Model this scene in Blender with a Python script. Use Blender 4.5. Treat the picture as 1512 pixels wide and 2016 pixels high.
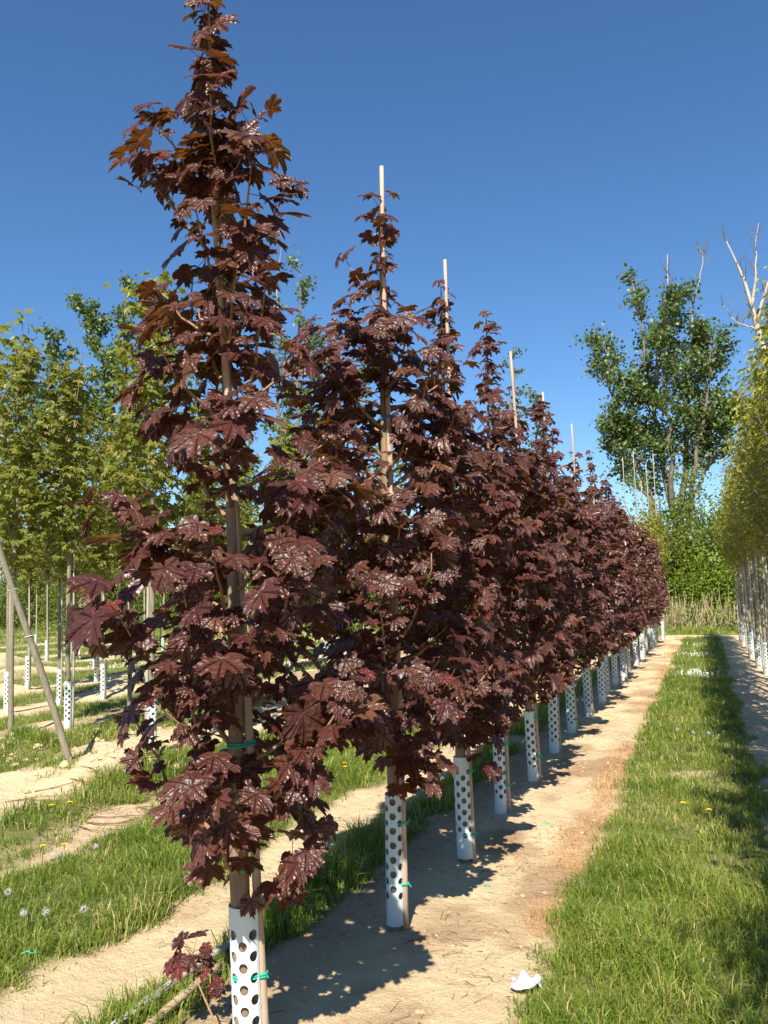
import bpy, math, random
import numpy as np
from mathutils import Matrix, Vector

# ------------------------------------------------------------------ camera, sky, sun, exposure
for o in list(bpy.data.objects):
    bpy.data.objects.remove(o, do_unlink=True)
scene = bpy.context.scene
COL = scene.collection
EYE = np.array([0., 0., 1.6])
YAW, PITCH, ROLL = math.radians(20.817), math.radians(5.865), math.radians(1.5)
cd = bpy.data.cameras.new('camera'); cam = bpy.data.objects.new('camera', cd); COL.objects.link(cam)
cd.sensor_fit = 'HORIZONTAL'; cd.sensor_width = 36; cd.lens = 36 * 1640 / 1512
cd.clip_start = 0.05; cd.clip_end = 3000
FWD = np.array([-math.sin(YAW) * math.cos(PITCH), math.cos(YAW) * math.cos(PITCH), math.sin(PITCH)])
_r0 = np.array([math.cos(YAW), math.sin(YAW), 0]); _u0 = np.cross(_r0, FWD)
RGT = _r0 * math.cos(ROLL) - _u0 * math.sin(ROLL); UPV = _r0 * math.sin(ROLL) + _u0 * math.cos(ROLL)
cam.matrix_world = Matrix(((RGT[0], UPV[0], -FWD[0], EYE[0]), (RGT[1], UPV[1], -FWD[1], EYE[1]),
                           (RGT[2], UPV[2], -FWD[2], EYE[2]), (0, 0, 0, 1)))
scene.camera = cam
SUN_EL = math.radians(47)
SUN_AZ = math.atan2(0.21, -1.0)                 # compass-like angle of the sun measured from +Y towards +X
SUN = np.array([math.sin(SUN_AZ) * math.cos(SUN_EL), math.cos(SUN_AZ) * math.cos(SUN_EL), math.sin(SUN_EL)])
w = bpy.data.worlds.new('World'); scene.world = w; w.use_nodes = True
nt = w.node_tree; bg = nt.nodes['Background']
sky = nt.nodes.new('ShaderNodeTexSky'); sky.sky_type = 'NISHITA'; sky.sun_disc = False
sky.sun_elevation = SUN_EL; sky.sun_rotation = SUN_AZ
sky.air_density = 1.0; sky.dust_density = 0.0; sky.ozone_density = 6.0; sky.altitude = 200
hs = nt.nodes.new('ShaderNodeHueSaturation'); hs.inputs['Saturation'].default_value = 1.11
nt.links.new(sky.outputs[0], hs.inputs['Color']); nt.links.new(hs.outputs[0], bg.inputs[0]); bg.inputs[1].default_value = 0.08
sl = bpy.data.lights.new('sun', 'SUN'); sl.energy = 5.0; sl.angle = math.radians(0.53); sl.color = (1, 0.95, 0.85)
so = bpy.data.objects.new('sun', sl); COL.objects.link(so)
so.rotation_euler = Vector(SUN).to_track_quat('Z', 'Y').to_euler(); so.location = (0, 0, 30)
vs = scene.view_settings; vs.view_transform = 'Standard'; vs.look = 'None'; vs.exposure = 0.97; vs.gamma = 1
vs.use_curve_mapping = False
scene.render.resolution_x = 768; scene.render.resolution_y = 1024
scene.cycles.max_bounces = 6; scene.cycles.transparent_max_bounces = 4

# ------------------------------------------------------------------ helpers
def prop(o, label=None, cat=None, group=None, kind=None):
    if label: o['label'] = label
    if cat: o['category'] = cat
    if group: o['group'] = group
    if kind: o['kind'] = kind
    return o
def root(name, loc, label, cat, group=None):
    o = bpy.data.objects.new(name, None); o.empty_display_size = 0.1
    COL.objects.link(o); o.location = loc
    return prop(o, label, cat, group)
def mesh(name, V, F, mat, attrs=None, smooth=False):
    """V (n,3); F array (m,k) or list of such arrays; attrs: dict of per-vertex floats"""
    V = np.asarray(V, np.float32)
    Fs = [np.asarray(f, np.int32) for f in (F if isinstance(F, list) else [F]) if len(f)]
    me = bpy.data.meshes.new(name)
    idx = np.concatenate([f.ravel() for f in Fs]); cnt = np.concatenate([np.full(len(f), f.shape[1]) for f in Fs])
    st = np.concatenate([[0], np.cumsum(cnt)[:-1]])
    me.vertices.add(len(V)); me.vertices.foreach_set('co', V.ravel())
    me.loops.add(len(idx)); me.loops.foreach_set('vertex_index', idx.astype(np.int32))
    me.polygons.add(len(cnt)); me.polygons.foreach_set('loop_start', st.astype(np.int32))
    me.polygons.foreach_set('loop_total', cnt.astype(np.int32))
    me.polygons.foreach_set('use_smooth', np.full(len(cnt), smooth))
    for k, a in (attrs or {}).items():
        at = me.attributes.new(k, 'FLOAT', 'POINT'); at.data.foreach_set('value', np.asarray(a, np.float32))
    me.update(calc_edges=True); me.validate()
    me.materials.append(mat)
    return me
def put(name, me, parent=None, kind=None, loc=None):
    o = bpy.data.objects.new(name, me); COL.objects.link(o)
    if parent: o.parent = parent
    if loc is not None: o.location = loc
    if kind: o['kind'] = kind
    return o
def copy_tree(src, loc, rz=0, sc=1.0, label=None, group=None, parent=None):
    c = src.copy(); COL.objects.link(c)
    if parent: c.parent = parent
    else:
        c.location = loc; c.rotation_euler = (0, 0, rz); c.scale = (sc, sc, sc)
        if label: c['label'] = label
        if group: c['group'] = group
    for ch in list(src.children): copy_tree(ch, None, parent=c)
    return c
def unit(v):
    v = np.asarray(v, float); return v / (np.linalg.norm(v, axis=-1, keepdims=True) + 1e-12)
def tube(P, R, n=8, cap=True):
    """swept tube along polyline P with radii R -> V, [quads, tris]"""
    P = np.asarray(P, float); R = np.broadcast_to(np.asarray(R, float), (len(P),)); m = len(P)
    T = np.gradient(P, axis=0); T = unit(T)
    a = np.array([1., 0, 0]) if abs(T[0][0]) < 0.8 else np.array([0, 1., 0])
    N = unit(a - T[0] * (a @ T[0])); V = []
    th = np.arange(n) / n * 2 * math.pi
    for i in range(m):
        N = unit(N - T[i] * (N @ T[i])); B = np.cross(T[i], N)
        V.append(P[i] + R[i] * (np.cos(th)[:, None] * N + np.sin(th)[:, None] * B))
    V = np.concatenate(V); Q = []
    for i in range(m - 1):
        for k in range(n):
            Q.append((i * n + k, i * n + (k + 1) % n, (i + 1) * n + (k + 1) % n, (i + 1) * n + k))
    Q = np.array(Q); Tt = np.zeros((0, 3), int)
    if cap:
        V = np.concatenate([V, P[:1], P[-1:]]); c0, c1 = len(V) - 2, len(V) - 1
        Tt = np.array([(c0, (k + 1) % n, k) for k in range(n)] + [(c1, (m - 1) * n + k, (m - 1) * n + (k + 1) % n) for k in range(n)])
    return V, [Q, Tt]
class Buf:
    def __init__(s): s.V = []; s.F = {}; s.A = {}; s.n = 0
    def add(s, V, F, **attrs):
        V = np.asarray(V); s.V.append(V)
        for f in (F if isinstance(F, list) else [F]):
            if len(f): s.F.setdefault(np.asarray(f).shape[1], []).append(np.asarray(f) + s.n)
        for k, a in attrs.items(): s.A.setdefault(k, []).append(np.broadcast_to(np.asarray(a, float), (len(V),)))
        s.n += len(V)
    def mesh(s, name, mat, smooth=False):
        return mesh(name, np.concatenate(s.V), [np.concatenate(f) for f in s.F.values()], mat,
                    {k: np.concatenate(a) for k, a in s.A.items()}, smooth)
def prisms(P0, P1, r0, r1, n=3):
    """many straight thin twigs at once"""
    P0 = np.asarray(P0, float); P1 = np.asarray(P1, float); N = len(P0)
    d = unit(P1 - P0); a = np.where(np.abs(d[:, :1]) < 0.8, [[1., 0, 0]], [[0, 1., 0]])
    u = unit(np.cross(d, a)); v = np.cross(d, u)
    th = np.arange(n) / n * 2 * math.pi
    ring = np.cos(th)[None, :, None] * u[:, None] + np.sin(th)[None, :, None] * v[:, None]
    r0 = np.broadcast_to(r0, (N,)); r1 = np.broadcast_to(r1, (N,))
    V = np.concatenate([P0[:, None] + ring * r0[:, None, None], P1[:, None] + ring * r1[:, None, None]], 1).reshape(-1, 3)
    k = np.arange(n); q = np.stack([k, (k + 1) % n, (k + 1) % n + n, k + n], 1)
    F = (q[None] + (np.arange(N) * 2 * n)[:, None, None]).reshape(-1, 4)
    return V, F
def vnoise(x, y, seed=0):
    x = np.asarray(x, float); y = np.asarray(y, float)
    xi = np.floor(x).astype(np.int64); yi = np.floor(y).astype(np.int64); fx = x - xi; fy = y - yi
    def h(a, b):
        n = (a * 374761393 + b * 668265263 + seed * 974634777) & 0xffffffff
        n = ((n ^ (n >> 13)) * 1274126177) & 0xffffffff
        return ((n ^ (n >> 16)) & 0xffff) / 65535.0
    sx = fx * fx * (3 - 2 * fx); sy = fy * fy * (3 - 2 * fy)
    return (h(xi, yi) * (1 - sx) + h(xi + 1, yi) * sx) * (1 - sy) + (h(xi, yi + 1) * (1 - sx) + h(xi + 1, yi + 1) * sx) * sy
def fbm(x, y, s, seed=0, oct=3):
    v = 0; a = 0.5
    for i in range(oct): v = v + a * (vnoise(x / s, y / s, seed + i) * 2 - 1); s *= 0.5; a *= 0.5
    return v
ORD = ['first', 'second', 'third', 'fourth', 'fifth', 'sixth', 'seventh', 'eighth', 'ninth', 'tenth', 'eleventh', 'twelfth',
       'thirteenth', 'fourteenth', 'fifteenth', 'sixteenth', 'seventeenth', 'eighteenth', 'nineteenth', 'twentieth']

# ------------------------------------------------------------------ materials
class M:
    def __init__(s, name):
        s.m = bpy.data.materials.new(name); s.m.use_nodes = True; s.t = s.m.node_tree
        s.b = s.t.nodes['Principled BSDF']; s.out = s.t.nodes['Material Output']
    def n(s, ty, **kw):
        nd = s.t.nodes.new(ty)
        for k, v in kw.items():
            if k.startswith('i_'): nd.inputs[k[2:].replace('_', ' ')].default_value = v
            else: setattr(nd, k, v)
        return nd
    def l(s, a, b): s.t.links.new(a, b)
    def set(s, **kw):
        for k, v in kw.items(): s.b.inputs[k.replace('_', ' ')].default_value = v
    def attr(s, name):
        return s.n('ShaderNodeAttribute', attribute_name=name).outputs['Fac']
    def noise(s, scale, detail=4, rough=0.55, vec=None):
        nd = s.n('ShaderNodeTexNoise'); nd.inputs['Scale'].default_value = scale; nd.inputs['Detail'].default_value = detail
        nd.inputs['Roughness'].default_value = rough
        if vec is None: vec = s.n('ShaderNodeTexCoord').outputs['Object']
        s.l(vec, nd.inputs['Vector']); return nd.outputs['Fac']
    def ramp(s, fac, stops):
        r = s.n('ShaderNodeValToRGB'); e = r.color_ramp.elements
        while len(e) < len(stops): e.new(0.5)
        for el, (p, c) in zip(e, stops): el.position = p; el.color = (*c, 1)
        s.l(fac, r.inputs[0]); return r.outputs[0]
    def mix(s, fac, a, b, mode='MIX'):
        x = s.n('ShaderNodeMix', data_type='RGBA', blend_type=mode)
        for v, i in ((fac, 0), (a, 6), (b, 7)):
            if isinstance(v, (int, float)): x.inputs[i].default_value = v
            elif isinstance(v, tuple): x.inputs[i].default_value = (*v, 1)
            else: s.l(v, x.inputs[i])
        return x.outputs[2]
    def math(s, op, a, b=None, c=None):
        x = s.n('ShaderNodeMath', operation=op)
        for v, i in ((a, 0), (b, 1), (c, 2)):
            if v is None: continue
            if isinstance(v, (int, float)): x.inputs[i].default_value = v
            else: s.l(v, x.inputs[i])
        return x.outputs[0]
    def bump(s, h, strength=0.5, dist=0.01):
        b = s.n('ShaderNodeBump'); b.inputs['Strength'].default_value = strength; b.inputs['Distance'].default_value = dist
        s.l(h, b.inputs['Height']); s.l(b.outputs[0], s.b.inputs['Normal']); return b.outputs[0]
    def translucent(s, col, fac, normal=None):
        tr = s.n('ShaderNodeBsdfTranslucent'); mx = s.n('ShaderNodeMixShader')
        if isinstance(col, tuple): tr.inputs[0].default_value = (*col, 1)
        else: s.l(col, tr.inputs[0])
        mx.inputs[0].default_value = fac
        s.l(s.b.outputs[0], mx.inputs[1]); s.l(tr.outputs[0], mx.inputs[2]); s.l(mx.outputs[0], s.out.inputs[0])

def mat_plain(name, c, rough=0.7, var=0.25, scale=20, bump=0.0, bd=0.003, spec=0.3):
    k = M(name); f = k.noise(scale, 5, 0.6)
    d = tuple(x * (1 - var) for x in c); e = tuple(min(1, x * (1 + var)) for x in c)
    k.l(k.ramp(f, [(0.3, d), (0.7, e)]), k.b.inputs['Base Color']); k.set(Roughness=rough)
    k.b.inputs['Specular IOR Level'].default_value = spec
    if bump: k.bump(f, bump, bd)
    return k.m
def mat_maple(name, simple=False):
    k = M(name); t = k.attr('tint'); v = k.attr('vein'); lu = k.attr('lu'); lv = k.attr('lv')
    base = k.ramp(t, [(0.0, (0.058, 0.016, 0.012)), (0.4, (0.090, 0.029, 0.020)), (0.75, (0.115, 0.046, 0.029)), (0.92, (0.145, 0.070, 0.034)), (1.0, (0.155, 0.028, 0.022))])
    if not simple:
        cv = k.n('ShaderNodeCombineXYZ'); k.l(lu, cv.inputs[0]); k.l(lv, cv.inputs[1]); k.l(k.math('MULTIPLY', t, 37.0), cv.inputs[2])
        r = k.math('SQRT', k.math('ADD', k.math('MULTIPLY', lu, lu), k.math('MULTIPLY', lv, lv)))
        vp = k.math('POWER', v, 9.0)
        nz = k.noise(3.0, 2, 0.5, cv.outputs[0])
        base = k.mix(k.math('MULTIPLY', vp, 0.45), base, (0.22, 0.11, 0.08))
        base = k.mix(k.math('MULTIPLY', nz, 0.5), base, (0.055, 0.016, 0.014))
        off = k.math('SUBTRACT', 1.0, v)
        ch = k.math('SINE', k.math('ADD', k.math('MULTIPLY', k.math('SUBTRACT', r, k.math('MULTIPLY', off, 0.35)), 40.0), k.math('MULTIPLY', nz, 5.0)))
        h = k.math('ADD', k.math('MULTIPLY', ch, 0.22), k.math('ADD', k.math('MULTIPLY', vp, -1.2), k.math('MULTIPLY', nz, 1.6)))
        k.bump(h, 0.9, 0.0042)
    k.l(base, k.b.inputs['Base Color']); k.set(Roughness=0.40); k.b.inputs['Specular IOR Level'].default_value = 0.52
    k.translucent(k.mix(t, (0.20, 0.05, 0.012), (0.36, 0.15, 0.02)), 0.2)
    return k.m
def mat_foliage(name, stops, trans=(0.2, 0.3, 0.03), rough=0.45, tf=0.3, spec=0.4):
    k = M(name); t = k.attr('tint')
    k.l(k.ramp(t, stops), k.b.inputs['Base Color']); k.set(Roughness=rough); k.b.inputs['Specular IOR Level'].default_value = spec
    k.translucent(trans, tf); return k.m
def mat_bark(name, a, b, scale=40, sz=0.25, bump=0.5):
    k = M(name); tc = k.n('ShaderNodeTexCoord'); mp = k.n('ShaderNodeMapping'); mp.inputs['Scale'].default_value = (1, 1, sz)
    k.l(tc.outputs['Object'], mp.inputs[0]); f = k.noise(scale, 6, 0.65, mp.outputs[0]); g = k.noise(6, 3, 0.5, tc.outputs['Object'])
    c = k.mix(k.math('MULTIPLY', g, 0.6), k.ramp(f, [(0.3, a), (0.7, b)]), tuple(x * 0.6 for x in a))
    k.l(c, k.b.inputs['Base Color']); k.set(Roughness=0.85); k.b.inputs['Specular IOR Level'].default_value = 0.2
    k.bump(f, bump, 0.004); return k.m

MAPLE = mat_maple('maple leaf dark red'); MAPLE_F = mat_maple('maple leaf dark red far', True)
BARK = mat_bark('maple bark', (0.20, 0.135, 0.085), (0.36, 0.26, 0.175), 60, 0.2)
TWIG = mat_bark('young shoot bark', (0.24, 0.13, 0.07), (0.40, 0.25, 0.14), 90, 0.3, 0.2)
PETI = mat_plain('petiole red', (0.11, 0.03, 0.022), 0.5)
GBARK = mat_bark('grey green young bark', (0.16, 0.145, 0.10), (0.34, 0.30, 0.21), 50, 0.2)
POPBARK = mat_bark('poplar bark', (0.12, 0.10, 0.075), (0.26, 0.22, 0.17), 8, 0.3, 0.6)
DEADWOOD = mat_bark('dead pale wood', (0.36, 0.31, 0.27), (0.52, 0.47, 0.42), 6, 0.3)
STAKE = mat_bark('debarked wooden pole', (0.42, 0.29, 0.20), (0.60, 0.45, 0.34), 30, 0.08, 0.25)
STAKE_G = mat_bark('weathered wooden pole', (0.34, 0.29, 0.22), (0.52, 0.46, 0.37), 30, 0.08, 0.25)
BAMBOO = mat_bark('old cane', (0.36, 0.26, 0.15), (0.52, 0.40, 0.26), 35, 0.1, 0.2)
GREYCANE = mat_bark('grey weathered cane', (0.34, 0.30, 0.25), (0.50, 0.45, 0.39), 35, 0.1, 0.2)
def mat_guard(name, c):
    k = M(name); tc = k.n('ShaderNodeTexCoord'); f = k.noise(9, 5, 0.6, tc.outputs['Object'])
    sp = k.n('ShaderNodeSeparateXYZ'); k.l(tc.outputs['Object'], sp.inputs[0])
    low = k.math('SUBTRACT', 0.16, sp.outputs[2]); dirt = k.math('MULTIPLY', k.math('MAXIMUM', low, 0.0), 3.2)
    dirt = k.math('MULTIPLY', dirt, f)
    col = k.mix(k.math('MULTIPLY', f, 0.12), c, (0.55, 0.50, 0.40)); col = k.mix(dirt, col, (0.50, 0.36, 0.22))
    k.l(col, k.b.inputs['Base Color']); k.set(Roughness=0.45); k.b.inputs['Specular IOR Level'].default_value = 0.35
    k.translucent(tuple(x * 0.8 for x in c), 0.12); return k.m
GUARDM = [mat_guard('pale plastic guard', (0.70, 0.78, 0.75)), mat_guard('grey blue plastic guard', (0.58, 0.68, 0.68)), mat_guard('mint plastic guard', (0.52, 0.70, 0.62))]
TIE = mat_plain('green tie', (0.02, 0.42, 0.28), 0.4, 0.15); TIEB = mat_plain('blue tie', (0.06, 0.22, 0.42), 0.4); WIRE = mat_plain('pale tie', (0.6, 0.6, 0.55), 0.5)
GREEN1 = mat_foliage('fresh maple green', [(0, (0.09, 0.12, 0.014)), (0.5, (0.165, 0.185, 0.026)), (0.85, (0.25, 0.215, 0.04)), (1, (0.24, 0.15, 0.05))], (0.36, 0.36, 0.035), 0.42, 0.42)
YELLOWG = mat_foliage('yellow green leaflets', [(0, (0.09, 0.11, 0.012)), (0.5, (0.25, 0.255, 0.02)), (1, (0.40, 0.37, 0.04))], (0.42, 0.40, 0.03), 0.5, 0.28)
POPLAR = mat_foliage('poplar leaf', [(0, (0.045, 0.08, 0.014)), (0.6, (0.085, 0.13, 0.025)), (1, (0.18, 0.21, 0.05))], (0.16, 0.26, 0.03), 0.48, 0.22, 0.4)
SHRUB = mat_foliage('shrub leaf', [(0, (0.06, 0.09, 0.014)), (0.5, (0.125, 0.165, 0.026)), (1, (0.22, 0.25, 0.05))], (0.28, 0.36, 0.03), 0.5, 0.3)
SHRUB2 = mat_foliage('bright shrub leaf', [(0, (0.09, 0.14, 0.012)), (0.5, (0.17, 0.23, 0.018)), (1, (0.26, 0.31, 0.03))], (0.3, 0.45, 0.03), 0.5, 0.35)
GRASS = mat_foliage('grass blade', [(0, (0.075, 0.12, 0.014)), (0.5, (0.145, 0.20, 0.022)), (0.85, (0.24, 0.27, 0.04)), (1, (0.46, 0.38, 0.15))], (0.30, 0.42, 0.04), 0.5, 0.3)
DRY = mat_foliage('dead grass', [(0, (0.30, 0.15, 0.06)), (0.5, (0.42, 0.25, 0.11)), (1, (0.55, 0.40, 0.20))], (0.5, 0.3, 0.1), 0.7, 0.2)
REED = mat_foliage('dry reed', [(0, (0.34, 0.25, 0.13)), (1, (0.58, 0.45, 0.27))], (0.5, 0.38, 0.2), 0.7, 0.2)
TWIGD = mat_plain('dry twig', (0.17, 0.105, 0.06), 0.9, 0.4, 30)
YEL = mat_plain('dandelion yellow', (0.80, 0.55, 0.01), 0.6, 0.15); WHITEP = mat_plain('white petals', (0.8, 0.8, 0.76), 0.6, 0.1)
STEM = mat_plain('flower stem', (0.15, 0.2, 0.05), 0.6); FLUFF = mat_plain('seed fluff', (0.36, 0.34, 0.30), 0.9, 0.1)
PAPER = mat_plain('white paper', (0.46, 0.455, 0.45), 0.6, 0.04, 12)

def mat_ground():
    k = M('sandy soil'); pos = k.n('ShaderNodeNewGeometry').outputs['Position']
    g = k.attr('grass'); d = k.attr('dry'); b = k.attr('brown')
    n1 = k.noise(1.4, 6, 0.6, pos); n2 = k.noise(14, 6, 0.65, pos); n3 = k.noise(120, 4, 0.7, pos)
    c = k.ramp(n1, [(0.3, (0.60, 0.445, 0.26)), (0.6, (0.71, 0.55, 0.335))])
    c = k.mix(k.math('MULTIPLY', n2, 0.5), c, k.ramp(n2, [(0.35, (0.42, 0.285, 0.165)), (0.65, (0.72, 0.54, 0.325))]))
    sp = k.ramp(n3, [(0.40, (0, 0, 0)), (0.5, (1, 1, 1))])
    c = k.mix(0.22, c, sp, 'MULTIPLY')
    vo = k.n('ShaderNodeTexVoronoi'); vo.inputs['Scale'].default_value = 26; k.l(pos, vo.inputs['Vector'])
    peb = k.math('LESS_THAN', vo.outputs['Distance'], 0.11)
    c = k.mix(k.math('MULTIPLY', peb, k.math('MULTIPLY', n1, 0.7)), c, (0.20, 0.125, 0.07))
    c = k.mix(k.math('MULTIPLY', b, k.math('ADD', 0.35, n2)), c, (0.33, 0.205, 0.115))
    c = k.mix(k.math('MULTIPLY', d, k.math('ADD', 0.3, k.math('MULTIPLY', n2, 0.7))), c, (0.42, 0.22, 0.095))
    gc = k.ramp(n2, [(0.3, (0.07, 0.085, 0.02)), (0.55, (0.13, 0.15, 0.035)), (0.8, (0.24, 0.20, 0.085))])
    gm = k.math('MULTIPLY', g, k.math('ADD', 0.62, k.math('MULTIPLY', n2, 0.55)))
    gm = k.math('MINIMUM', gm, 1.0)
    c = k.mix(gm, c, gc)
    k.l(c, k.b.inputs['Base Color']); k.set(Roughness=0.95); k.b.inputs['Specular IOR Level'].default_value = 0.1
    h = k.math('ADD', k.math('MULTIPLY', n2, 1.0), k.math('MULTIPLY', n3, 0.35))
    k.bump(h, 1.0, 0.03)
    return k.m
GROUND = mat_ground()

# ------------------------------------------------------------------ ground
def smooth(e0, e1, x):
    t = np.clip((x - e0) / (e1 - e0), 0, 1); return t * t * (3 - 2 * t)
def strip(x, a, b, e=0.10):
    return smooth(a - e, a + e, x) * (1 - smooth(b - e, b + e, x))
LEFT_GRASS = [(-5.05, -4.45), (-7.35, -6.25), (-9.4, -8.45), (-11.4, -10.35), (-13.9, -12.5), (-16.4, -15.0), (-19, -17.4), (-22, -20), (-25.5, -23), (-30, -27), (-36, -32), (-70, -39)]
def grass_mask(x, y):
    wb = 0.13 * fbm(x, y, 0.9, 3) + 0.10 * fbm(x, y, 0.22, 7)
    xx = x + wb
    g = strip(xx, -0.75, 0.33, 0.07)
    bald = smooth(0.12, 0.30, fbm(x, y, 1.1, 77)) * strip(x, -0.6, 0.2) * strip(y, 6.2, 9.5, 0.5)
    g = g * (1 - 0.6 * bald)
    g = np.maximum(g, strip(xx, -2.26, -1.94, 0.06) * smooth(-0.35, -0.05, fbm(x, y, 1.3, 5) + 0.18))
    g = np.maximum(g, strip(xx, -4.02, -2.82, 0.07))
    g = np.maximum(g, strip(xx, 1.55, 2.9, 0.1))
    for a, b in LEFT_GRASS: g = np.maximum(g, strip(x + 1.6 * wb, a, b, 0.12))
    g = np.maximum(g, 0.55 * smooth(0.1, 0.35, fbm(x, y, 1.5, 11)) * (x < -4.1))
    for k in range(8): g = np.maximum(g, strip(xx, 4.1 + 2.5 * k, 5.5 + 2.5 * k, 0.1))
    # rows end: cross track of sand, then rough grass below the far shrubs
    endY = 29.3 + 0.35 * np.clip(-x, 0, 40)
    g = np.where(y > endY, 0.0, g)
    g = np.maximum(g, smooth(1.7, 2.3, y - endY + 0.5 * fbm(x, y, 1.5, 9)))
    return g
MOUNDS = [(-5.25, 6.45, 0.16, 0.55, 0.5), (-4.95, 6.9, 0.07, 0.35, 0.4), (-7.1, 7.1, 0.16, 0.5, 0.5), (-6.6, 8.3, 0.10, 0.5, 0.8),
          (-10.1, 12.9, 0.16, 0.6, 0.9), (-8.0, 12.6, 0.14, 0.5, 0.8), (-12.2, 11.6, 0.18, 0.6, 0.8), (-12.0, 17.4, 0.2, 0.7, 1.2), (-14.6, 15.0, 0.22, 0.7, 1.2), (-17, 16.5, 0.35, 0.9, 1.4), (-9.9, 15.6, 0.14, 0.5, 1.0)]
def height(x, y, g=None):
    x = np.asarray(x, float); y = np.asarray(y, float)
    if g is None: g = grass_mask(x, y)
    near = np.exp(-((np.hypot(x, y)) / 30) ** 2)
    z = 0.030 * fbm(x, y, 1.3, 21) * near + (0.026 * fbm(x, y, 0.42, 31, 4) + 0.020 * np.abs(fbm(x, y, 0.19, 35, 3))) * (1 - 0.6 * g) * near
    left = smooth(4.3, 5.2, -x)
    z = z + left * near * (0.11 * fbm(x, y, 1.1, 41, 4) + 0.05) * (1 - 0.5 * g)
    # each planted row sits on a slight ridge on the left side of the field
    for a, b, h, sx, sy in MOUNDS:
        q = ((x - a) / sx) ** 2 + ((y - b) / sy) ** 2
        z = z + h * np.exp(-q) * (1 + 0.5 * fbm(x, y, 0.3, 51, 3))
    z = z - 0.035 * strip(x, -2.8, -2.3, 0.15) * near
    return z
def gz(x, y): return float(height(np.array([x]), np.array([y]))[0])
ar = np.arange
xs = np.concatenate([[-900, -500, -300, -200, -120, -80, -60], ar(-50, -16, 0.6), ar(-16, -5, 0.11), ar(-5, 1.2, 0.033), ar(1.2, 5, 0.16), ar(5, 30, 1.2), [32, 40, 60, 100, 160, 300, 500, 900]])
ys = np.concatenate([[-200, -80, -40, -20, -10, -5, -2], ar(-1, 2, 0.15), ar(2, 6.6, 0.034), ar(6.6, 13, 0.07), ar(13, 34, 0.2), ar(34, 60, 0.8), [62, 70, 90, 120, 160, 220, 300, 450, 700, 1500]])
X, Y = np.meshgrid(xs, ys); x_, y_ = X.ravel(), Y.ravel(); G = grass_mask(x_, y_); Z = height(x_, y_, G)
nx, ny = len(xs), len(ys)
ii = (np.arange(ny - 1)[:, None] * nx + np.arange(nx - 1)[None]).ravel()
Q = np.stack([ii, ii + 1, ii + nx + 1, ii + nx], 1)
wbl = 0.10 * fbm(x_, y_, 0.9, 3) + 0.10 * fbm(x_, y_, 0.3, 61)
DRYM = strip(x_ + wbl, -0.98, -0.72, 0.10) * smooth(-0.25, 0.15, fbm(x_, y_, 1.4, 63)) * (y_ < 29)
BROWN = np.clip(0.75 * smooth(0.02, 0.3, fbm(x_, y_, 0.45, 75, 4)) * strip(x_, -1.45, -0.7, 0.25) + 0.32 * smooth(0.1, 0.32, fbm(x_, y_, 0.7, 76, 4)) * strip(x_, -6.5, 0.5, .2) + strip(x_, -1.98, -1.62, 0.15) * 0.6 + strip(x_, -8.5, -7.3, 0.2) * smooth(-0.2, 0.1, fbm(x_, y_, 1.0, 71)) * 0.9 + strip(x_, -4.6, -4.0, 0.1) * 0.3, 0, 1) * (y_ < 40)
prop(put('ground', mesh('ground', np.stack([x_, y_, Z], 1), Q, GROUND, dict(grass=G, dry=DRYM, brown=BROWN), True)), kind='structure')

# ------------------------------------------------------------------ grass (uncountable)
rngG = np.random.default_rng(5)
def in_view(x, y, marg=0.12):
    d = np.stack([x, y, np.zeros_like(x) - 1.6], 1); z = d @ FWD
    u = (d @ RGT) / np.maximum(z, 0.01)
    v = (d @ UPV) / np.maximum(z, 0.01)
    return (z > 0.5) & (np.abs(u) < 0.461 + marg) & (v > -0.615 - marg)
def blades(x, y, h, wd, tint, lean, seg=2, zoff=-0.005):
    n = len(x); az = rngG.uniform(0, 2 * math.pi, n); d = np.stack([np.cos(az), np.sin(az)], 1)
    az2 = rngG.uniform(0, 2 * math.pi, n); s = np.stack([np.cos(az2), np.sin(az2), np.zeros(n)], 1)
    z = height(x, y) + zoff; P = np.stack([x, y, z], 1)
    mid = P.copy(); mid[:, :2] += d * (lean * h * 0.3)[:, None]; mid[:, 2] += h * 0.62
    tip = P.copy(); tip[:, :2] += d * (lean * h)[:, None]; tip[:, 2] += h * (1 - 0.35 * np.minimum(lean, 1.5))
    w2 = (wd / 2)[:, None] * s
    if seg == 2:
        V = np.stack([P - w2, P + w2, mid - w2 * 0.8, mid + w2 * 0.8, tip], 1).reshape(-1, 3)
        b = np.arange(n)[:, None] * 5
        T = np.concatenate([b + [0, 1, 3], b + [0, 3, 2], b + [2, 3, 4]], 0); return V, T, np.repeat(tint, 5)
    V = np.stack([P - w2, P + w2, tip], 1).reshape(-1, 3); b = np.arange(n)[:, None] * 3
    return V, b + [0, 1, 2], np.repeat(tint, 3)
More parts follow.
